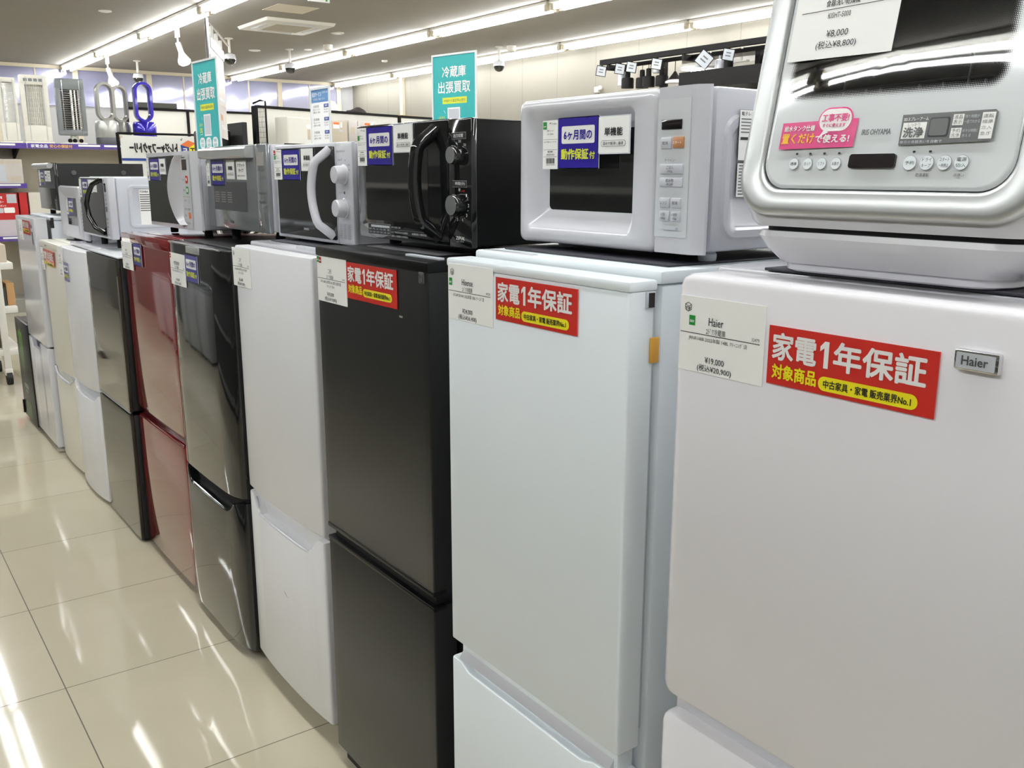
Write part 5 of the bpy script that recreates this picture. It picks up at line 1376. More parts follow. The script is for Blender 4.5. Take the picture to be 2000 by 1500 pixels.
loop_fan('silver bladeless fan, leftmost of the three loop fans', 2.605, 0.245, 2.412, 'fan_grey', 'fan_silver', 'fan_dark', 0.145)
loop_fan('dark grey bladeless fan standing between the silver and the blue one', 2.795, 0.210, 2.40, 'fan_grey', 'fan_grey', 'fan_dark', 0.305)
loop_fan('bright blue bladeless fan', 3.005, 0.250, 2.435, 'fan_blue', 'fan_blue', 'fan_blue', 0.145)

# boxed goods on the lower shelves
def carton(label, x0, x1, y0, y1, z0, z1, m, els=None, name='box', cat='box', group=None):
    mb = MB(); mats = [m]
    mb.box(x0, x1, y0, y1, z0, z1, 0, 0.004)
    if els:
        fm = MB(); flat(els, fm, 0.0, mats, 1.0)
        fm.xf(SIDE); fm.v = [(v[0] + x0, v[1] + y0, v[2] + z1) for v in fm.v]
        o_ = len(mb.v); mb.v += fm.v; mb.f += [tuple(i_ + o_ for i_ in f) for f in fm.f]; mb.m += fm.m
    o = mb.build(name, mats, loc=((x0 + x1) / 2, (y0 + y1) / 2, z0), smooth=False)
    return tag(o, label, cat, group)


zl2 = 1.445 - 0.102 * KS + 0.0305
carton('grey wrapped box under the heaters on the middle shelf at the left edge', 1.28, 1.700, SY - 0.02, SY + 0.38, zl2, zl2 + 0.255, 'box_grey',
       [('r', 0.06, 0.06, 0.20, 0.16, 'grey_soft', 1), ('r', 0.30, 0.17, 0.10, 0.06, 'cardboard_pale', 1)] + [('r', 0.02 + 0.05 * k_, 0.012, 0.04, 0.03, 'cardboard_pale', 1) for k_ in range(8)])
zl3 = 1.445 - 0.477 * KS + 0.0305
carton('red and white printed box on the lower shelf at the left edge', 1.26, 1.62, SY - 0.02, SY + 0.38, zl3, zl3 + 0.455, 'box_lilac',
       [('r', 0.0, 0.0, 0.36, 0.27, 'box_red', 1), ('r', 0.26, 0.01, 0.09, 0.09, 'grey_soft', 2), ('t', 'キッチン家電', 0.10, 0.03, 0.12, 0.025, 'paper', 0.02, 3), ('t', 'スロークッカー', 0.08, 0.075, 0.15, 0.025, 'paper', 0.02, 3), ('t', '料理がおいしくなるセット', 0.03, 0.115, 0.22, 0.022, 'paper', 0.02, 3),
        ('r', 0.16, 0.15, 0.06, 0.05, 'grey_soft', 2, 0.01), ('r', 0.225, 0.145, 0.10, 0.055, 'paper', 2, 0.01), ('r', 0.02, 0.165, 0.09, 0.025, 'paper', 2), ('r', 0.10, 0.30, 0.05, 0.05, 'print_brown', 2, 0.024), ('r', 0.105, 0.305, 0.04, 0.04, 'box_lilac', 3, 0.02), ('r', 0.10, 0.365, 0.05, 0.05, 'print_brown', 2, 0.024), ('r', 0.105, 0.37, 0.04, 0.04, 'box_lilac', 3, 0.02)])
carton('red box with a cream front behind the black microwave oven', 1.64, 1.715, SY + 0.0, SY + 0.36, zl3, zl3 + 0.46, 'box_red')
carton('cream rounded box on the lower shelf behind the tall white fridge', 1.735, 2.06, SY + 0.03, SY + 0.36, 0.145, 1.245, 'heater_white')

# ------------------------------------------------------------------ wheeled display cart left of the row end
ct = thing('display_cart', 'white wheeled shelf cart with old goods behind the small black fridge', 'cart', (0.9, 7.45, 0))
for (x, y) in ((0.30, 7.20), (0.885, 7.20), (0.30, 7.72), (0.885, 7.72)):
    MB().box(x - 0.022, x + 0.022, y - 0.022, y + 0.022, 0.11, 0.90, 0, 0.003).build('post', 'white_metal', ct)
    w_ = MB(); w_.cyl((x - 0.018, y - 0.01, 0.045), (x + 0.018, y - 0.01, 0.045), 0.045, n=20)
    w_.build('wheel', 'rubber', ct)
    MB().box(x - 0.024, x + 0.024, y - 0.03, y + 0.022, 0.066, 0.112, 0, 0.004).build('caster_fork', 'white_metal', ct)
for z in (0.205, 0.50, 0.80):
    MB().box(0.28, 0.985, 7.18, 7.74, z, z + 0.045, 0, 0.004).build('shelf', 'white_metal', ct)
carton('wide brown cardboard box on top of the display cart', 0.35, 0.96, 7.24, 7.66, 0.8452, 0.965, 'cardboard_pale')
carton('dark folded case on the middle shelf of the cart', 0.55, 0.93, 7.23, 7.60, 0.5452, 0.67, 'goods_dark')
carton('small tan carton at the right of the cart middle shelf', 0.935, 0.985, 7.24, 7.5, 0.5452, 0.70, 'cardboard')
carton('brown carton on the bottom shelf of the cart', 0.62, 0.90, 7.26, 7.6, 0.2502, 0.42, 'wood_dark')
carton('red flat box standing behind the dark case on the cart', 0.58, 0.95, 7.62, 7.68, 0.5452, 0.775, 'box_red')
carton('low wooden crate on the cardboard box of the cart', 0.38, 0.93, 7.28, 7.62, 0.9655, 1.06, 'wood_dark')

# ------------------------------------------------------------------ the shop banner, seen from behind
bn = thing('banner', 'white cloth banner with mirrored black lettering and a cube emblem, on a dark frame', 'banner', (2.52, 9.0, 0))
KB = 9.0
fr_ = MB()
fr_.tube([(2.235, KB + 0.02, 0.0), (2.19, KB + 0.02, 1.80)], 0.014, 8); fr_.build('pole', 'dark_metal', bn)
MB().tube([(2.92, KB + 0.02, 0.0), (2.92, KB + 0.02, 1.80)], 0.014, 8).build('pole', 'dark_metal', bn)
MB().tube([(2.19, KB + 0.02, 1.795), (2.92, KB + 0.02, 1.795)], 0.010, 8).build('crossbar', 'dark_metal', bn)
for x in (2.235, 2.92):
    MB().box(x - 0.03, x + 0.03, KB - 0.25, KB + 0.29, 0.0, 0.03, 0, 0.004).build('foot', 'dark_metal', bn)
cm = MB(); mats = ['cloth_white']
nx = 14
for j in range(8):
    pass
g0 = [(0.0, 0.0), (0.70, 0.0)]
rows_ = 10
vs = []
for j in range(rows_ + 1):
    for i in range(nx + 1):
        vs.append((0.70 * i / nx, -1.35 * j / rows_ - 0.010 * math.sin(PI * i / nx) * (1 - j / rows_), 0.006 * math.sin(i * 0.9 + j * 0.4) * 0.4))
cm.add(vs, [(j * (nx + 1) + i, j * (nx + 1) + i + 1, (j + 1) * (nx + 1) + i + 1, (j + 1) * (nx + 1) + i) for j in range(rows_) for i in range(nx)], 0)
flat([('t', 'トレジャーファクトリー', 0.075, 0.070, 0.420, 0.088, 'ink', 0.045, 1, True), ('r', 0.0, 0.205, 0.70, 0.022, 'print_navy', 1)], cm, 0.004, mats, 1.0)
cx0, cy0, a_ = 0.60, 0.112, 0.075
flat([('p', [(cx0, cy0 - a_), (cx0 + a_ * 0.95, cy0 - a_ * 0.62), (cx0 + 0.006, cy0 - a_ * 0.12), (cx0 - a_ * 0.95, cy0 - a_ * 0.42)], 'print_orange', 1),
      ('p', [(cx0 - a_ * 0.95, cy0 - a_ * 0.42), (cx0 + 0.006, cy0 - a_ * 0.12), (cx0 + 0.006, cy0 + a_), (cx0 - a_ * 0.85, cy0 + a_ * 0.62)], 'print_navy', 1),
      ('p', [(cx0 + 0.006, cy0 - a_ * 0.12), (cx0 + a_ * 0.95, cy0 - a_ * 0.62), (cx0 + a_ * 0.9, cy0 + a_ * 0.5), (cx0 + 0.006, cy0 + a_)], 'print_yellow', 1),
      ('t', 'F', cx0 - a_ * 0.66, cy0 - a_ * 0.02, 0.034, 0.052, 'paper', 0.025, 2, True), ('t', 'T', cx0 + a_ * 0.20, cy0 - a_ * 0.06, 0.042, 0.054, 'ink', 0.025, 2, True),
      ('l', (cx0 - a_ * 0.95, cy0 - a_ * 1.1), (cx0 - a_ * 0.8, cy0 - a_ * 0.95), 0.005, 'ink'), ('l', (cx0 - a_ * 0.7, cy0 - a_ * 1.25), (cx0 - a_ * 0.8, cy0 - a_ * 0.95), 0.005, 'ink')], cm, 0.004, mats, 1.0)
cm.xf(SIDE); cm.v = [(v[0] + 2.205, v[1] + KB - 0.005, v[2] + 1.782) for v in cm.v]
cm.build('cloth', mats, bn, ang=60)
for x in (2.212, 2.89):
    MB().cyl((x, KB - 0.012, 1.765), (x, KB + 0.006, 1.765), 0.012, n=12).build('eyelet', 'beige_metal', bn)

# ------------------------------------------------------------------ the partition shelf with wrapped goods
ang_ = math.atan2(0.28395, 0.95884)
PT = Matrix.Translation(Vector((3.02, 7.852, 0))) @ Matrix.Rotation(ang_, 4, 'Z')   # local x runs along the partition, -y to the camera
def pt_obj(mb, name, m, parent, **k):
    mb.xf(PT); return mb.build(name, m, parent, **k)
pg = thing('partition_shelf', 'white backed partition shelf with dark frame and wire grid end, behind the fridge row', 'shelf', (4.55, 8.4, 0))
for (x0, x1, z0, z1) in ((0.03, 1.72, 0.0, 1.985), (1.76, 3.45, 0.0, 1.985)):
    pt_obj(MB().box(x0, x1, 0.0, 0.02, z0 + 0.05, z1), 'back_panel', 'gondola_white', pg, smooth=False)
for x in (0.0, 1.725, 3.45):
    pt_obj(MB().box(x, x + 0.032, -0.012, 0.035, 0.0, 2.0), 'post', 'dark_metal', pg, smooth=False)
for (x0, x1) in ((0.032, 1.725), (1.757, 3.45)):
    pt_obj(MB().box(x0, x1, -0.008, 0.028, 1.986, 2.008), 'top_rail', 'dark_metal', pg, smooth=False)
    for z in (1.155, 1.685):
        pt_obj(MB().box(x0, x1, -0.33, -0.001, z - 0.03, z), 'shelf_board', 'gondola_white', pg, smooth=False)
    pt_obj(MB().box(x0, x1, -0.345, -0.331, 1.650, 1.690), 'shelf_edge', 'dark_metal', pg, smooth=False)
    pt_obj(MB().box(x0, x1, -0.38, 0.0, 0.0, 0.12), 'shelf_base', 'dark_metal', pg, smooth=False)
gm = MB()
for i in range(9):
    gm.box(-0.011, -0.008, -0.16 + 0.0195 * i, -0.1585 + 0.0195 * i, 1.20, 2.03)
for j in range(21):
    gm.box(-0.011, -0.008, -0.16, -0.004, 1.20 + 0.0415 * j, 1.2015 + 0.0415 * j)
pt_obj(gm, 'wire_grid', 'dark_metal', pg, smooth=False)
gf = MB(); gf.tube([(-0.009, -0.165, 1.18), (-0.009, -0.165, 2.03), (-0.009, -0.10, 2.04), (-0.009, -0.005, 2.02)], 0.008, 8)
pt_obj(gf, 'grid_frame', 'dark_metal', pg)


def wrapped(label, x0, x1, z1, m, els, d=0.16, y=-0.30, group=None, name='wrapped_appliance', cat='appliance', z0=1.6855):
    mb = MB(); mats = [m]
    mb.box(0, x1 - x0, 0, d, 0, z1 - z0, 0, 0.006)
    fm = MB(); flat(els, fm, 0.0, mats, 1.0); fm.xf(SIDE); fm.v = [(v[0], v[1], v[2] + z1 - z0) for v in fm.v]
    o_ = len(mb.v); mb.v += fm.v; mb.f += [tuple(i_ + o_ for i_ in f) for f in fm.f]; mb.m += fm.m
    o = mb.build(name, mats, loc=(0, 0, 0))
    p = PT @ Vector((x0, y, z0)); o.location = p; o.rotation_euler = (0, 0, ang_)
    return tag(o, label, cat, group)


wrapped('pale flat panel appliance with a small label, left end of the partition shelf', 0.10, 0.375, 1.908, 'heater_white', [('r', 0.015, 0.012, 0.235, 0.20, 'gondola_white', 1, 0.01), ('r', 0.205, 0.055, 0.045, 0.03, 'paper', 2), ('r', 0.212, 0.095, 0.035, 0.085, 'cardboard_pale', 2)])
tagels = [('r', 0.015, 0.012, 0.075, 0.055, 'paper', 1), ('r', 0.017, 0.014, 0.071, 0.020, 'print_orange', 2), ('r', 0.100, 0.012, 0.022, 0.045, 'paper', 1), ('r', 0.085, 0.075, 0.04, 0.02, 'grey_soft', 1)]
wrapped('brown bagged box just left of the blue header notice', 0.388, 0.575, 1.908, 'cardboard_pale', tagels, group='bagged boxes on the partition shelf')
wrapped('brown bagged box mostly hidden behind the blue header notice', 0.590, 0.775, 1.900, 'cardboard_pale', tagels, group='bagged boxes on the partition shelf')
wrapped('beige bagged box just right of the blue header notice', 0.790, 0.895, 1.912, 'box_grey', [('r', 0.02, 0.06, 0.05, 0.06, 'cardboard_pale', 1)], group='bagged boxes on the partition shelf')
wrapped('grey bagged box with an orange and white tag, right of the blue header notice', 0.905, 1.125, 1.908, 'box_grey', [(e[0], e[1] + 0.06) + e[2:] for e in tagels], group='bagged boxes on the partition shelf')
lb = MB(); lb.tube([(0.0, 0, 0.0), (0.01, 0, 0.10), (0.06, 0, 0.165), (0.13, 0, 0.16), (0.22, 0, 0.13), (0.29, 0, 0.09), (0.31, 0, 0.0)], 0.018, 10)
o = lb.build('leather_handle', 'leather', loc=(0, 0, 0)); p = PT @ Vector((1.15, -0.2, 1.6855)); o.location = p; o.rotation_euler = (0, 0, ang_); tag(o, 'curved brown leather strap on the partition shelf above the black microwave', 'strap')
wrapped('low white tray with a paper label beside the brown strap', 1.50, 1.70, 1.86, 'heater_white', [('r', 0.03, 0.01, 0.1, 0.02, 'paper', 1)])
wrapped('brown wooden box behind the low white tray on the partition shelf', 1.18, 1.45, 1.80, 'wood_dark', [], d=0.10, y=-0.12)

# things on top of / behind the partition, on a tall rack by the side wall
rk_ = thing('tall_rack', 'plain white tall rack behind the partition that carries bags and boxes', 'rack', (5.2, 9.2, 0))
for x in (0.85, 2.0, 3.4):
    for y in (0.30, 0.74):
        pt_obj(MB().box(x - 0.015, x + 0.015, y - 0.015, y + 0.015, 0.0, 1.96), 'post', 'white_metal', rk_, smooth=False)
for z in (0.3, 1.1, 1.93):
    pt_obj(MB().box(0.83, 3.45, 0.28, 0.76, z, z + 0.03), 'shelf_board', 'white_metal', rk_, smooth=False)
ZR = 1.9605
def blob(label, x, y, w, d, h, m, name, cat, seed=1, z=ZR):
    rnd = random.Random(seed)
    bm = bmesh.new(); bmesh.ops.create_icosphere(bm, subdivisions=3, radius=1)
    for v in bm.verts:
        k = 1 + 0.16 * math.sin(v.co.x * 4 + seed) * math.cos(v.co.y * 3 + seed * 2) + 0.08 * math.sin(v.co.z * 7 + v.co.x * 5)
        v.co = Vector((v.co.x * w / 2 * k, v.co.y * d / 2 * k, max(v.co.z * k, -0.55) * h * 0.6))
    zm = min(v.co.z for v in bm.verts)
    mb = MB(); bm.verts.index_update(); mb.add([(v.co.x, v.co.y, v.co.z - zm) for v in bm.verts], [[v.index for v in f.verts] for f in bm.faces]); bm.free()
    o = mb.build(name, m, loc=(0, 0, 0)); p = PT @ Vector((x, y, z)); o.location = p; o.rotation_euler = (0, 0, ang_)
    return tag(o, label, cat)
blob('white crumpled bag with dark strap on the rack above the partition', 1.17, 0.45, 0.30, 0.26, 0.20, 'bag_white', 'bag', 'bag', 3)
st_ = MB(); st_.tube([(0, -0.02, 0.0), (0.01, -0.10, 0.10), (0.0, 0.0, 0.205), (-0.05, 0.02, 0.235), (-0.075, 0.02, 0.23)], 0.010, 8)
o = st_.build('cane_handle', 'hat_dark', loc=(0, 0, 0)); p = PT @ Vector((1.30, 0.62, ZR + 0.012)); o.location = p; o.rotation_euler = (0, 0, ang_); tag(o, 'dark hooked handle standing behind the white bag', 'handle')
blob('dark round hat on the rack right of the white bag', 1.60, 0.45, 0.24, 0.24, 0.13, 'hat_dark', 'hat', 'hat', 5)
blob('small dark pouch on the rack between the white bag and the dark hat', 1.42, 0.40, 0.13, 0.16, 0.07, 'hat_dark', 'pouch', 'bag', 8)
def rack_box(label, x0, x1, h, m, els=()):
    mb = MB(); mats = [m]; mb.box(0, x1 - x0, 0, 0.22, 0, h, 0, 0.003)
    fm = MB(); flat(list(els), fm, 0.0, mats, 1.0); fm.xf(SIDE); fm.v = [(v[0], v[1], v[2] + h) for v in fm.v]
    o_ = len(mb.v); mb.v += fm.v; mb.f += [tuple(i_ + o_ for i_ in f) for f in fm.f]; mb.m += fm.m
    o = mb.build('carton', mats, loc=(0, 0, 0), smooth=False); p = PT @ Vector((x0, 0.40, ZR)); o.location = p; o.rotation_euler = (0, 0, ang_); tag(o, label, 'box')
rack_box('low open tan carton on the rack left of the second teal poster', 2.16, 2.48, 0.085, 'cardboard', [('r', 0.02, 0.02, 0.20, 0.035, 'paper', 1)])
rack_box('brown carton with a blue diamond on the rack right of the second teal poster', 3.02, 3.36, 0.175, 'cardboard', [('p', [(0.25, 0.045), (0.285, 0.015), (0.32, 0.045), (0.285, 0.085)], 'print_navy', 1)])

# ------------------------------------------------------------------ ceiling fittings
ac = thing('air_conditioner', 'square white ceiling cassette air conditioner with a tan grille', 'air conditioner', (5.10, 12.0, CEIL))
mb = MB()
mb.loft([[(a, b, CEIL - 0.0005) for a, b in rrect(4.645, 5.575, 11.48, 12.52, 0.03)], [(a, b, CEIL - 0.035) for a, b in rrect(4.66, 5.56, 11.50, 12.50, 0.03)], [(a, b, CEIL - 0.040) for a, b in rrect(4.70, 5.52, 11.54, 12.46, 0.03)]])
mb.build('panel', 'white_metal', ac)
MB().box(4.87, 5.35, 11.74, 12.27, CEIL - 0.046, CEIL - 0.0405).build('grille', 'gondola_back', ac)
for (a0, a1, b0, b1) in ((4.88, 5.34, 11.585, 11.635), (4.88, 5.34, 12.36, 12.41), (4.735, 4.785, 11.74, 12.26), (5.43, 5.48, 11.74, 12.26)):
    MB().box(a0, a1, b0, b1, CEIL - 0.045, CEIL - 0.0405, 0, 0.002).build('louvre', 'grey_plate', ac)
hat_ = MB()
for (a0, a1, b0, b1) in ((4.42, 4.92, 10.56, 10.57), (4.42, 4.92, 11.04, 11.05), (4.42, 4.43, 10.57, 11.04), (4.91, 4.92, 10.57, 11.04)):
    hat_.box(a0, a1, b0, b1, CEIL - 0.004, CEIL - 0.0003)
hat_.box(4.43, 4.91, 10.57, 11.04, CEIL - 0.0015, CEIL - 0.0003)
o = hat_.build('access_hatch', 'beige_metal', loc=(4.67, 10.8, CEIL), smooth=False); tag(o, 'square access hatch in the ceiling beside the air conditioner', 'ceiling hatch')


def dome(label, x, y):
    t = thing('security_camera', label, 'security camera', (x, y, CEIL), 'dome cameras on the ceiling')
    MB().lathe([(0.06, 0), (0.06, 0.01), (0.018, 0.02), (0.018, 0.20), (0.03, 0.21)], (x, y, CEIL - 0.0005), (0, 0, -1), 20).build('stem', 'white_metal', t)
    MB().lathe([(0.03, 0.20), (0.075, 0.22), (0.085, 0.26), (0.085, 0.285)], (x, y, CEIL), (0, 0, -1), 24).build('housing', 'white_gloss', t)
    MB().lathe([(0.080, 0.283), (0.078, 0.31), (0.058, 0.345), (0.03, 0.362), (0.001, 0.366)], (x, y, CEIL), (0, 0, -1), 24).build('lens_dome', 'black_glass', t)


dome('white dome camera between the spot lamps and the left teal poster', 4.60, 17.2)
dome('white dome camera in front of the middle light row', 6.08, 14.2)
dome('white dome camera below the side wall light row, right of the teal poster', 8.48, 12.0)
dome('white dome camera partly hidden by the hanging poster', 4.92, 13.6)
for i, (lab, x, y, r, h) in enumerate((('small ceiling disc at the upper left of the ceiling', 2.96, 12.25, 0.075, 0.012), ('small flat ceiling disc left of the middle light row', 5.70, 14.65, 0.09, 0.012), ('small flat ceiling disc right of the air conditioner', 5.93, 12.2, 0.09, 0.012),
                                       ('smallest ceiling disc behind the air conditioner', 6.32, 14.05, 0.06, 0.012), ('round detector above the middle light row', 7.95, 14.6, 0.05, 0.03))):
    o = MB().lathe([(r, 0), (r, h * 0.6), (r * 0.8, h)], (x, y, CEIL - 0.0005), (0, 0, -1), 24).build('ceiling_disc', 'white_metal', loc=(x, y, CEIL)); tag(o, lab, 'ceiling fitting')
for lab, x, y in (('round smoke detector beside the middle light row', 6.35, 13.4), ('round smoke detector above the side wall light row', 8.60, 11.85)):
    o = MB().lathe([(0.07, 0), (0.07, 0.05), (0.055, 0.075), (0.03, 0.085)], (x, y, CEIL - 0.0005), (0, 0, -1), 24).build('smoke_detector', 'white_metal', loc=(x, y, CEIL)); tag(o, lab, 'smoke detector')


def spot(label, x, y):
    t = thing('spot_lamp', label, 'lamp', (x, y, CEIL), 'lit spot lamps under the left light row')
    zt = CEIL - 0.09
    MB().box(x - 0.02, x + 0.02, y - 0.05, y + 0.05, zt - 0.03, CEIL - 0.0005, 0, 0.004).build('mount', 'white_metal', t)
    MB().cyl((x, y, zt - 0.02), (x, y, zt - 0.10), 0.012, n=10).build('arm', 'white_metal', t)
    MB().lathe([(0.034, 0), (0.036, 0.02), (0.036, 0.13), (0.045, 0.15)], (x, y, zt - 0.09), (0.25, -0.1, -1), 18).build('lamp_body', 'white_metal', t)
    d = Vector((0.25, -0.1, -1)).normalized(); c = Vector((x, y, zt - 0.09)) + d * 0.15
    MB().lathe([(0.044, 0), (0.075, 0.06), (0.082, 0.085)], c, d, 20).build('lamp_shade', 'white_metal', t)
    MB().lathe([(0.080, 0.084), (0.078, 0.115), (0.05, 0.14), (0.002, 0.15)], c, d, 20).build('bulb', 'lamp_glow', t)


spot('lit white spot lamp further from the camera, above the silver loop fan', 4.05, 16.9)
spot('lit white spot lamp nearer the camera, left of the hanging poster', 4.05, 13.1)
ex = thing('exit_sign', 'green and white exit sign hanging from the ceiling at the top edge of the photo', 'sign', (4.45, 9.565, CEIL))
MB().box(4.33, 4.57, 9.55, 9.58, CEIL - 0.118, CEIL - 0.0005, 0, 0.003).build('housing', 'white_plastic', ex)
mb = MB(); ms = ['print_white']; flat([('r', 4.335, -(CEIL - 0.004), 0.23, 0.112, 'print_white', 1), ('r', 4.345, -(CEIL - 0.010), 0.21, 0.06, 'print_green', 2), ('t', '非常口', 4.38, -(CEIL - 0.018), 0.13, 0.045, 'print_white', 0.03, 3), ('p', [(4.52, -(CEIL - 0.085)), (4.55, -(CEIL - 0.098)), (4.52, -(CEIL - 0.111))], 'print_green', 2)], mb, 0, ms)
mb.xf(SIDE); mb.v = [(v[0], v[1] + 9.5495, v[2]) for v in mb.v]; mb.build('face', ms, ex, smooth=False)

# ------------------------------------------------------------------ lamp display on the right
RX = 8.0
ld_ = thing('lamp_display_frame', 'dark display frame hung with lamps and price cards before the right wall', 'display rack', (RX, 8.0, 0))
RZ = 2.79
MB().box(RX - 0.03, RX + 0.03, 5.2, 9.12, RZ - 0.03, RZ + 0.03).build('front_beam', 'dark_metal', ld_, smooth=False)
MB().box(RX + 0.35, RX + 0.39, 5.2, 9.0, RZ - 0.03, RZ + 0.01).build('rear_beam', 'dark_metal', ld_, smooth=False)
for y in (5.3, 7.72, 8.98):
    MB().box(RX - 0.02, RX + 0.39, y - 0.02, y + 0.02, RZ - 0.10, RZ - 0.035).build('crossbar', 'dark_metal', ld_, smooth=False)
for y in (5.3, 6.98, 8.42):
    MB().box(RX + 0.36, RX + 0.42, y - 0.035, y + 0.035, 0, RZ - 0.031).build('post', 'dark_metal', ld_, smooth=False)
sw = MB()
for j in range(10):
    sw.box(RX + 0.46, RX + 0.47, 5.2, 8.2, 1.72 + 0.105 * j, 1.72 + 0.105 * j + 0.096)
sw.box(RX + 0.471, RX + 0.48, 5.2, 8.2, 1.7, 2.77)
sw.build('slat_panel', 'gondola_white', ld_, smooth=False)
ch = MB()
for i in range(60):
    y = 5.4 + i * 0.058
    ch.box(RX + 0.19, RX + 0.20, y, y + 0.03, RZ - 0.045, RZ - 0.038)
ch.build('chain', 'chrome', ld_, smooth=False)
MB().box(RX + 0.10, RX + 0.13, 5.4, 8.9, RZ - 0.075, RZ - 0.04).build('track', 'dark_metal', ld_, smooth=False)
sp_ = thing('shade_panel', 'dark brown panel box below the lamp display at its right end', 'panel', (RX - 0.1, 6.2, 0))
MB().box(RX - 0.35, RX + 0.3, 5.2, 7.45, 2.34, 2.515).build('panel', 'dark_metal', sp_, smooth=False)
for y in (5.3, 7.35):
    for x in (RX - 0.3, RX + 0.22):
        MB().box(x - 0.02, x + 0.02, y - 0.02, y + 0.02, 0, 2.34).build('leg', 'dark_metal', sp_, smooth=False)


def lamp_card(label, y, z, s, rot):
    mb = MB(); mats = ['dark_metal']
    mb.box(-s, s, -0.004, 0.004, -s, s)
    fm = MB(); flat([('r', -s + 0.008, -s + 0.008, 2 * s - 0.016, 2 * s - 0.016, 'grey_soft', 1), ('r', -s * 0.4, -s * 0.4, s * 0.8, s * 0.2, 'ink_grey', 2), ('r', -s * 0.5, 0.1 * s, s * 0.9, s * 0.2, 'ink_grey', 2)], fm, 0.0045, mats, 1.0); fm.xf(SIDE)
    o_ = len(mb.v); mb.v += fm.v; mb.f += [tuple(i_ + o_ for i_ in f) for f in fm.f]; mb.m += fm.m
    mb.box(-0.008, 0.008, -0.003, 0.003, s, s + 0.012)
    o = mb.build('lamp_price_card', mats, loc=(0, 0, 0), smooth=False)
    o.location = (RX - 0.062, y + 0.05, z); o.rotation_euler = (0.2, rot, -0.9); tag(o, label, 'price card', 'price cards on the lamp display')


for lab, y, z in (('framed price card at the left end of the lamp display', 9.00, 2.683), ('second framed price card from the left end of the lamp display', 8.66, 2.68), ('third framed price card from the left end of the lamp display', 8.46, 2.683), ('framed price card in the middle of the lamp display', 8.04, 2.683),
                  ('largest framed price card near the right end of the lamp display', 7.31, 2.665), ('framed price card at the right end of the lamp display', 6.97, 2.683)):
    lamp_card(lab, y, z, 0.062 if 'largest' not in lab else 0.080, 0.7 if 'largest' in lab else 0.18)
def pendant(label, x, y, zb, m, r=0.075):
    t = thing('pendant_lamp', label, 'lamp', (x, y, zb), 'pendant lamps on the lamp display')
    MB().cyl((x, y, zb + 0.20), (x, y, RZ - 0.07), 0.004, n=6).build('cord', 'dark_metal', t)
    MB().lathe([(r, 0), (r, 0.10), (r * 0.92, 0.118), (r * 0.42, 0.125), (r * 0.42, 0.20), (r * 0.3, 0.21)], (x, y, zb), (0, 0, 1), 20).build('lamp_shade', m, t)
    MB().lathe([(r * 0.6, 0.0), (r * 0.5, 0.012), (0.001, 0.015)], (x, y, zb + 0.001), (0, 0, 1), 16).build('bulb', 'lamp_glow', t)
for lab, x, y, zb in (('black pendant lamp at the left end of the hanging cluster', RX + 0.05, 8.69, 2.462), ('black pendant lamp second from the left in the cluster', RX + 0.10, 8.49, 2.452), ('black pendant lamp third from the left in the cluster', RX + 0.05, 8.33, 2.452), ('black pendant lamp at the right end of the cluster', RX + 0.10, 8.16, 2.452)):
    pendant(lab, x, y, zb, 'dark_metal')
pc = thing('pendant_lamp', 'dark funnel pendant lamp with white rim, right of the black pendant cluster', 'lamp', (RX + 0.1, 7.95, 2.47))
MB().cyl((RX + 0.1, 7.95, 2.58), (RX + 0.1, 7.95, RZ - 0.08), 0.005, n=6).build('cord', 'dark_metal', pc)
MB().lathe([(0.085, 0.035), (0.03, 0.10), (0.012, 0.13)], (RX + 0.1, 7.95, 2.47), (0, 0, 1), 20).build('lamp_shade', 'dark_metal', pc)
MB().lathe([(0.11, 0), (0.11, 0.02), (0.085, 0.036)], (RX + 0.1, 7.95, 2.47), (0, 0, 1), 20).build('rim', 'white_gloss', pc)
pw = thing('pendant_lamp', 'lit white dish pendant lamp near the dark panel', 'lamp', (RX + 0.1, 7.60, 2.53))
MB().cyl((RX + 0.1, 7.60, 2.61), (RX + 0.1, 7.60, RZ - 0.08), 0.008, n=6).build('stem', 'white_metal', pw)
MB().lathe([(0.22, 0.06), (0.20, 0.085), (0.05, 0.10)], (RX + 0.1, 7.60, 2.53), (0, 0, 1), 24).build('lamp_shade', 'white_gloss', pw)
MB().lathe([(0.002, -0.02), (0.06, -0.005), (0.08, 0.03), (0.07, 0.058)], (RX + 0.1, 7.60, 2.53), (0, 0, 1), 20).build('bulb', 'lamp_glow', pw)
for lab, y, m, hh in (('white cylinder lamp at the left end of the lamp display', 8.86, 'white_gloss', 0.17), ('white round lamp in the middle of the lamp display', 7.30, 'white_gloss', 0.13), ('black cylinder lamp at the right of the lamp display', 7.17, 'dark_metal', 0.16), ('small white lamp hanging left of the middle of the display', 8.26, 'white_gloss', 0.07)):
    t = thing('track_lamp', lab, 'lamp', (RX + 0.115, y, RZ - 0.075))
    MB().cyl((RX + 0.115, y, RZ - 0.0755), (RX + 0.115, y, RZ - 0.12), 0.010, n=8).build('stem', m, t)
    MB().lathe([(0.02, 0), (0.05, 0.01), (0.052, hh - 0.01), (0.045, hh)], (RX + 0.115, y, RZ - 0.115), (0.0, 0, -1), 18).build('lamp_body', m, t)
tl_ = MB(); tl_.box(RX + 0.23, RX + 0.28, 7.02, 7.66, RZ - 0.150, RZ - 0.135); tl_.box(RX + 0.25, RX + 0.26, 7.1, 7.12, RZ - 0.135, RZ - 0.0); tl_.box(RX + 0.25, RX + 0.26, 7.55, 7.57, RZ - 0.135, RZ - 0.0)
o = tl_.build('lamp_bar', 'white_metal', loc=(RX + 0.25, 7.34, RZ - 0.15), smooth=False); tag(o, 'slim white bar lamp hung under the middle of the lamp display', 'lamp')
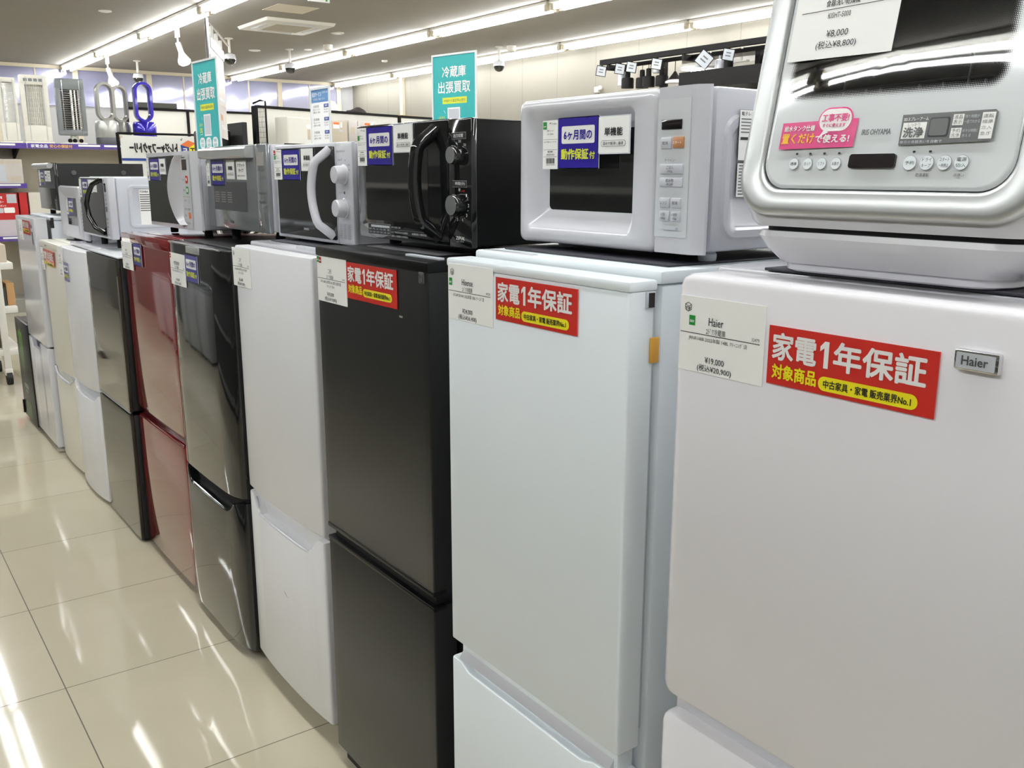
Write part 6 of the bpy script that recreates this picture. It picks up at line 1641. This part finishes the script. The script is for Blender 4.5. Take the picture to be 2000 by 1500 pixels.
sb_ = MB(); sb_.box(X1 - 0.06, X1 - 0.001, 10.80, 10.88, 2.62, 2.70, 0, 0.006); sb_.lathe([(0.03, 0), (0.03, 0.05), (0.02, 0.06)], (X1 - 0.04, 10.76, 2.67), (-0.6, -0.5, 0.2), 14)
o = sb_.build('wall_sensor', 'white_metal', loc=(X1 - 0.04, 10.84, 2.65)); tag(o, 'small white device on the cream wall above the big white microwave', 'sensor')

# low appliances between the partition and the left poster
blk = MB(); blk.box(2.62, 2.83, 7.9, 8.25, 0.0, 1.80, 0, 0.02); o = blk.build('speaker', 'black_plastic', loc=(2.72, 8.1, 0)); tag(o, 'tall black speaker between the banner and the partition shelf', 'speaker')
blk = MB(); blk.box(2.875, 2.915, 7.75, 8.2, 0.0, 1.86, 0, 0.006); o = blk.build('panel_board', 'black_matte', loc=(2.9, 8.0, 0), smooth=False); tag(o, 'thin black upright panel beside the wire grid end', 'panel')
wb = thing('partition_board', 'white partition board with thin dark frame behind the banner and blue fan', 'partition', (3.9, 13.2, 0))
MB().box(3.35, 6.6, 13.2, 13.24, 0.0, 2.26).build('board', 'gondola_white', wb, smooth=False)
MB().box(3.33, 6.62, 13.185, 13.25, 2.26, 2.29).build('top_rail', 'dark_metal', wb, smooth=False)
for x in (3.33, 4.12, 5.2):
    MB().box(x, x + 0.035, 13.18, 13.25, 0.0, 2.26).build('post', 'dark_metal', wb, smooth=False)
MB().box(4.35, 4.85, 13.12, 13.18, 1.93, 1.965).build('hook_bar', 'dark_metal', wb, smooth=False)
eb = MB(); eb.box(3.36, 4.0, 13.18, 13.3, 2.2905, 2.36, 0, 0.005); o = eb.build('equipment_box', 'goods_dark', loc=(3.7, 13.2, 2.29), smooth=False); tag(o, 'dark low equipment on the white partition right of the blue fan', 'equipment')

# ------------------------------------------------------------------ the other side of the aisle (seen in the glossy doors)
def washer(label, y0):
    t = thing('washing_machine', label, 'washing machine', (-1.03, y0 + 0.29, 0), 'washing machines across the aisle')
    MB().box(-1.32, -0.75, y0, y0 + 0.58, 0.05, 0.93, 0, 0.03).build('cabinet', 'washer_grey', t)
    MB().loft([[(-1.32, y, 0.93), (-0.76, y, 0.93), (-0.75, y, 0.955), (-1.18, y, 1.02), (-1.32, y, 1.03)] for y in (y0 + 0.003, y0 + 0.577)]).build('top_cover', 'washer_grey', t)
    MB().loft([[(x, b, 0.968 + (-0.80 - x) * 0.14) for x, b in rrect(-1.14, -0.82, y0 + 0.07, y0 + 0.51, 0.08)], [(x, b, 0.978 + (-0.80 - x) * 0.14) for x, b in rrect(-1.13, -0.83, y0 + 0.08, y0 + 0.50, 0.08)]]).build('lid', 'fan_dark', t)
    MB().box(-1.31, -1.19, y0 + 0.04, y0 + 0.54, 1.025, 1.05, 0, 0.01).build('control_panel', 'grey_soft', t)
    feet(t, [(-0.81, y0 + 0.06), (-0.81, y0 + 0.52), (-1.26, y0 + 0.06), (-1.26, y0 + 0.52)], 0, 0.052, 0.025)
for i, y0 in enumerate((7.0, 7.65, 8.3)):
    washer('grey top-loading washing machine across the aisle, outside the photo, %s along' % ('nearest', 'middle', 'farthest')[i], y0)
ws = thing('display_rack', 'tall dark rack across the aisle, seen only in the glossy doors', 'rack', (-1.6, 3.3, 0))
MB().box(-1.75, -1.35, -2.0, 13.0, 0.0, 1.7).build('back_panel', 'goods_dark', ws, smooth=False)
for z in (0.12, 0.75, 1.35):
    MB().box(-1.349, -1.10, -2.0, 6.4, z, z + 0.03).build('shelf_board', 'grey_metal', ws, smooth=False)


# ------------------------------------------------------------------ parts that belong to a part hang under it
NEST = {'door': ('door_window', 'handle', 'handle_mount', 'door_lettering', 'door_trim', 'window_print', 'maker_mark'),
        'control_panel': ('button', 'dial', 'dial_ring', 'display', 'panel_lettering', 'panel_plate'),
        'fascia': ('door_window', 'door_grip', 'panel_lettering'),
        'door_frame': ('door_panel', 'pink_sticker', 'feature_sticker', 'maker_mark', 'button_print', 'display', 'rack', 'tub'),
        'upper_door': ('door_lip', 'door_cap', 'maker_sticker', 'top_trim', 'control_label', 'small_mark', 'energy_tag', 'maker_mark', 'hinge_slot'),
        'lower_door': ('grip_lip', 'grip_slope', 'scuff_mark', 'seam_trim'),
        'badge': ('badge_lettering',), 'cabinet': ('side_panel', 'rating_label', 'vent_screw', 'top_recess'),
        'housing': ('reflector', 'guard', 'vent', 'heating_tube', 'face'), 'shelf_board': (), 'track': ('chain',)}


def stem(o): return o.name.split('.')[0]


for root in [o for o in bpy.data.objects if o.parent is None and o.type == 'EMPTY']:
    kids = list(root.children)
    byname = {}
    for c in kids: byname.setdefault(stem(c), c)
    for host, subs in NEST.items():
        if host not in byname: continue
        for c in kids:
            if stem(c) in subs and c.parent is root and c is not byname[host] and not c.children:
                c.parent = byname[host]

for o in list(bpy.data.objects):
    if '_o' in o: del o['_o']
bpy.data.objects.remove(_to)
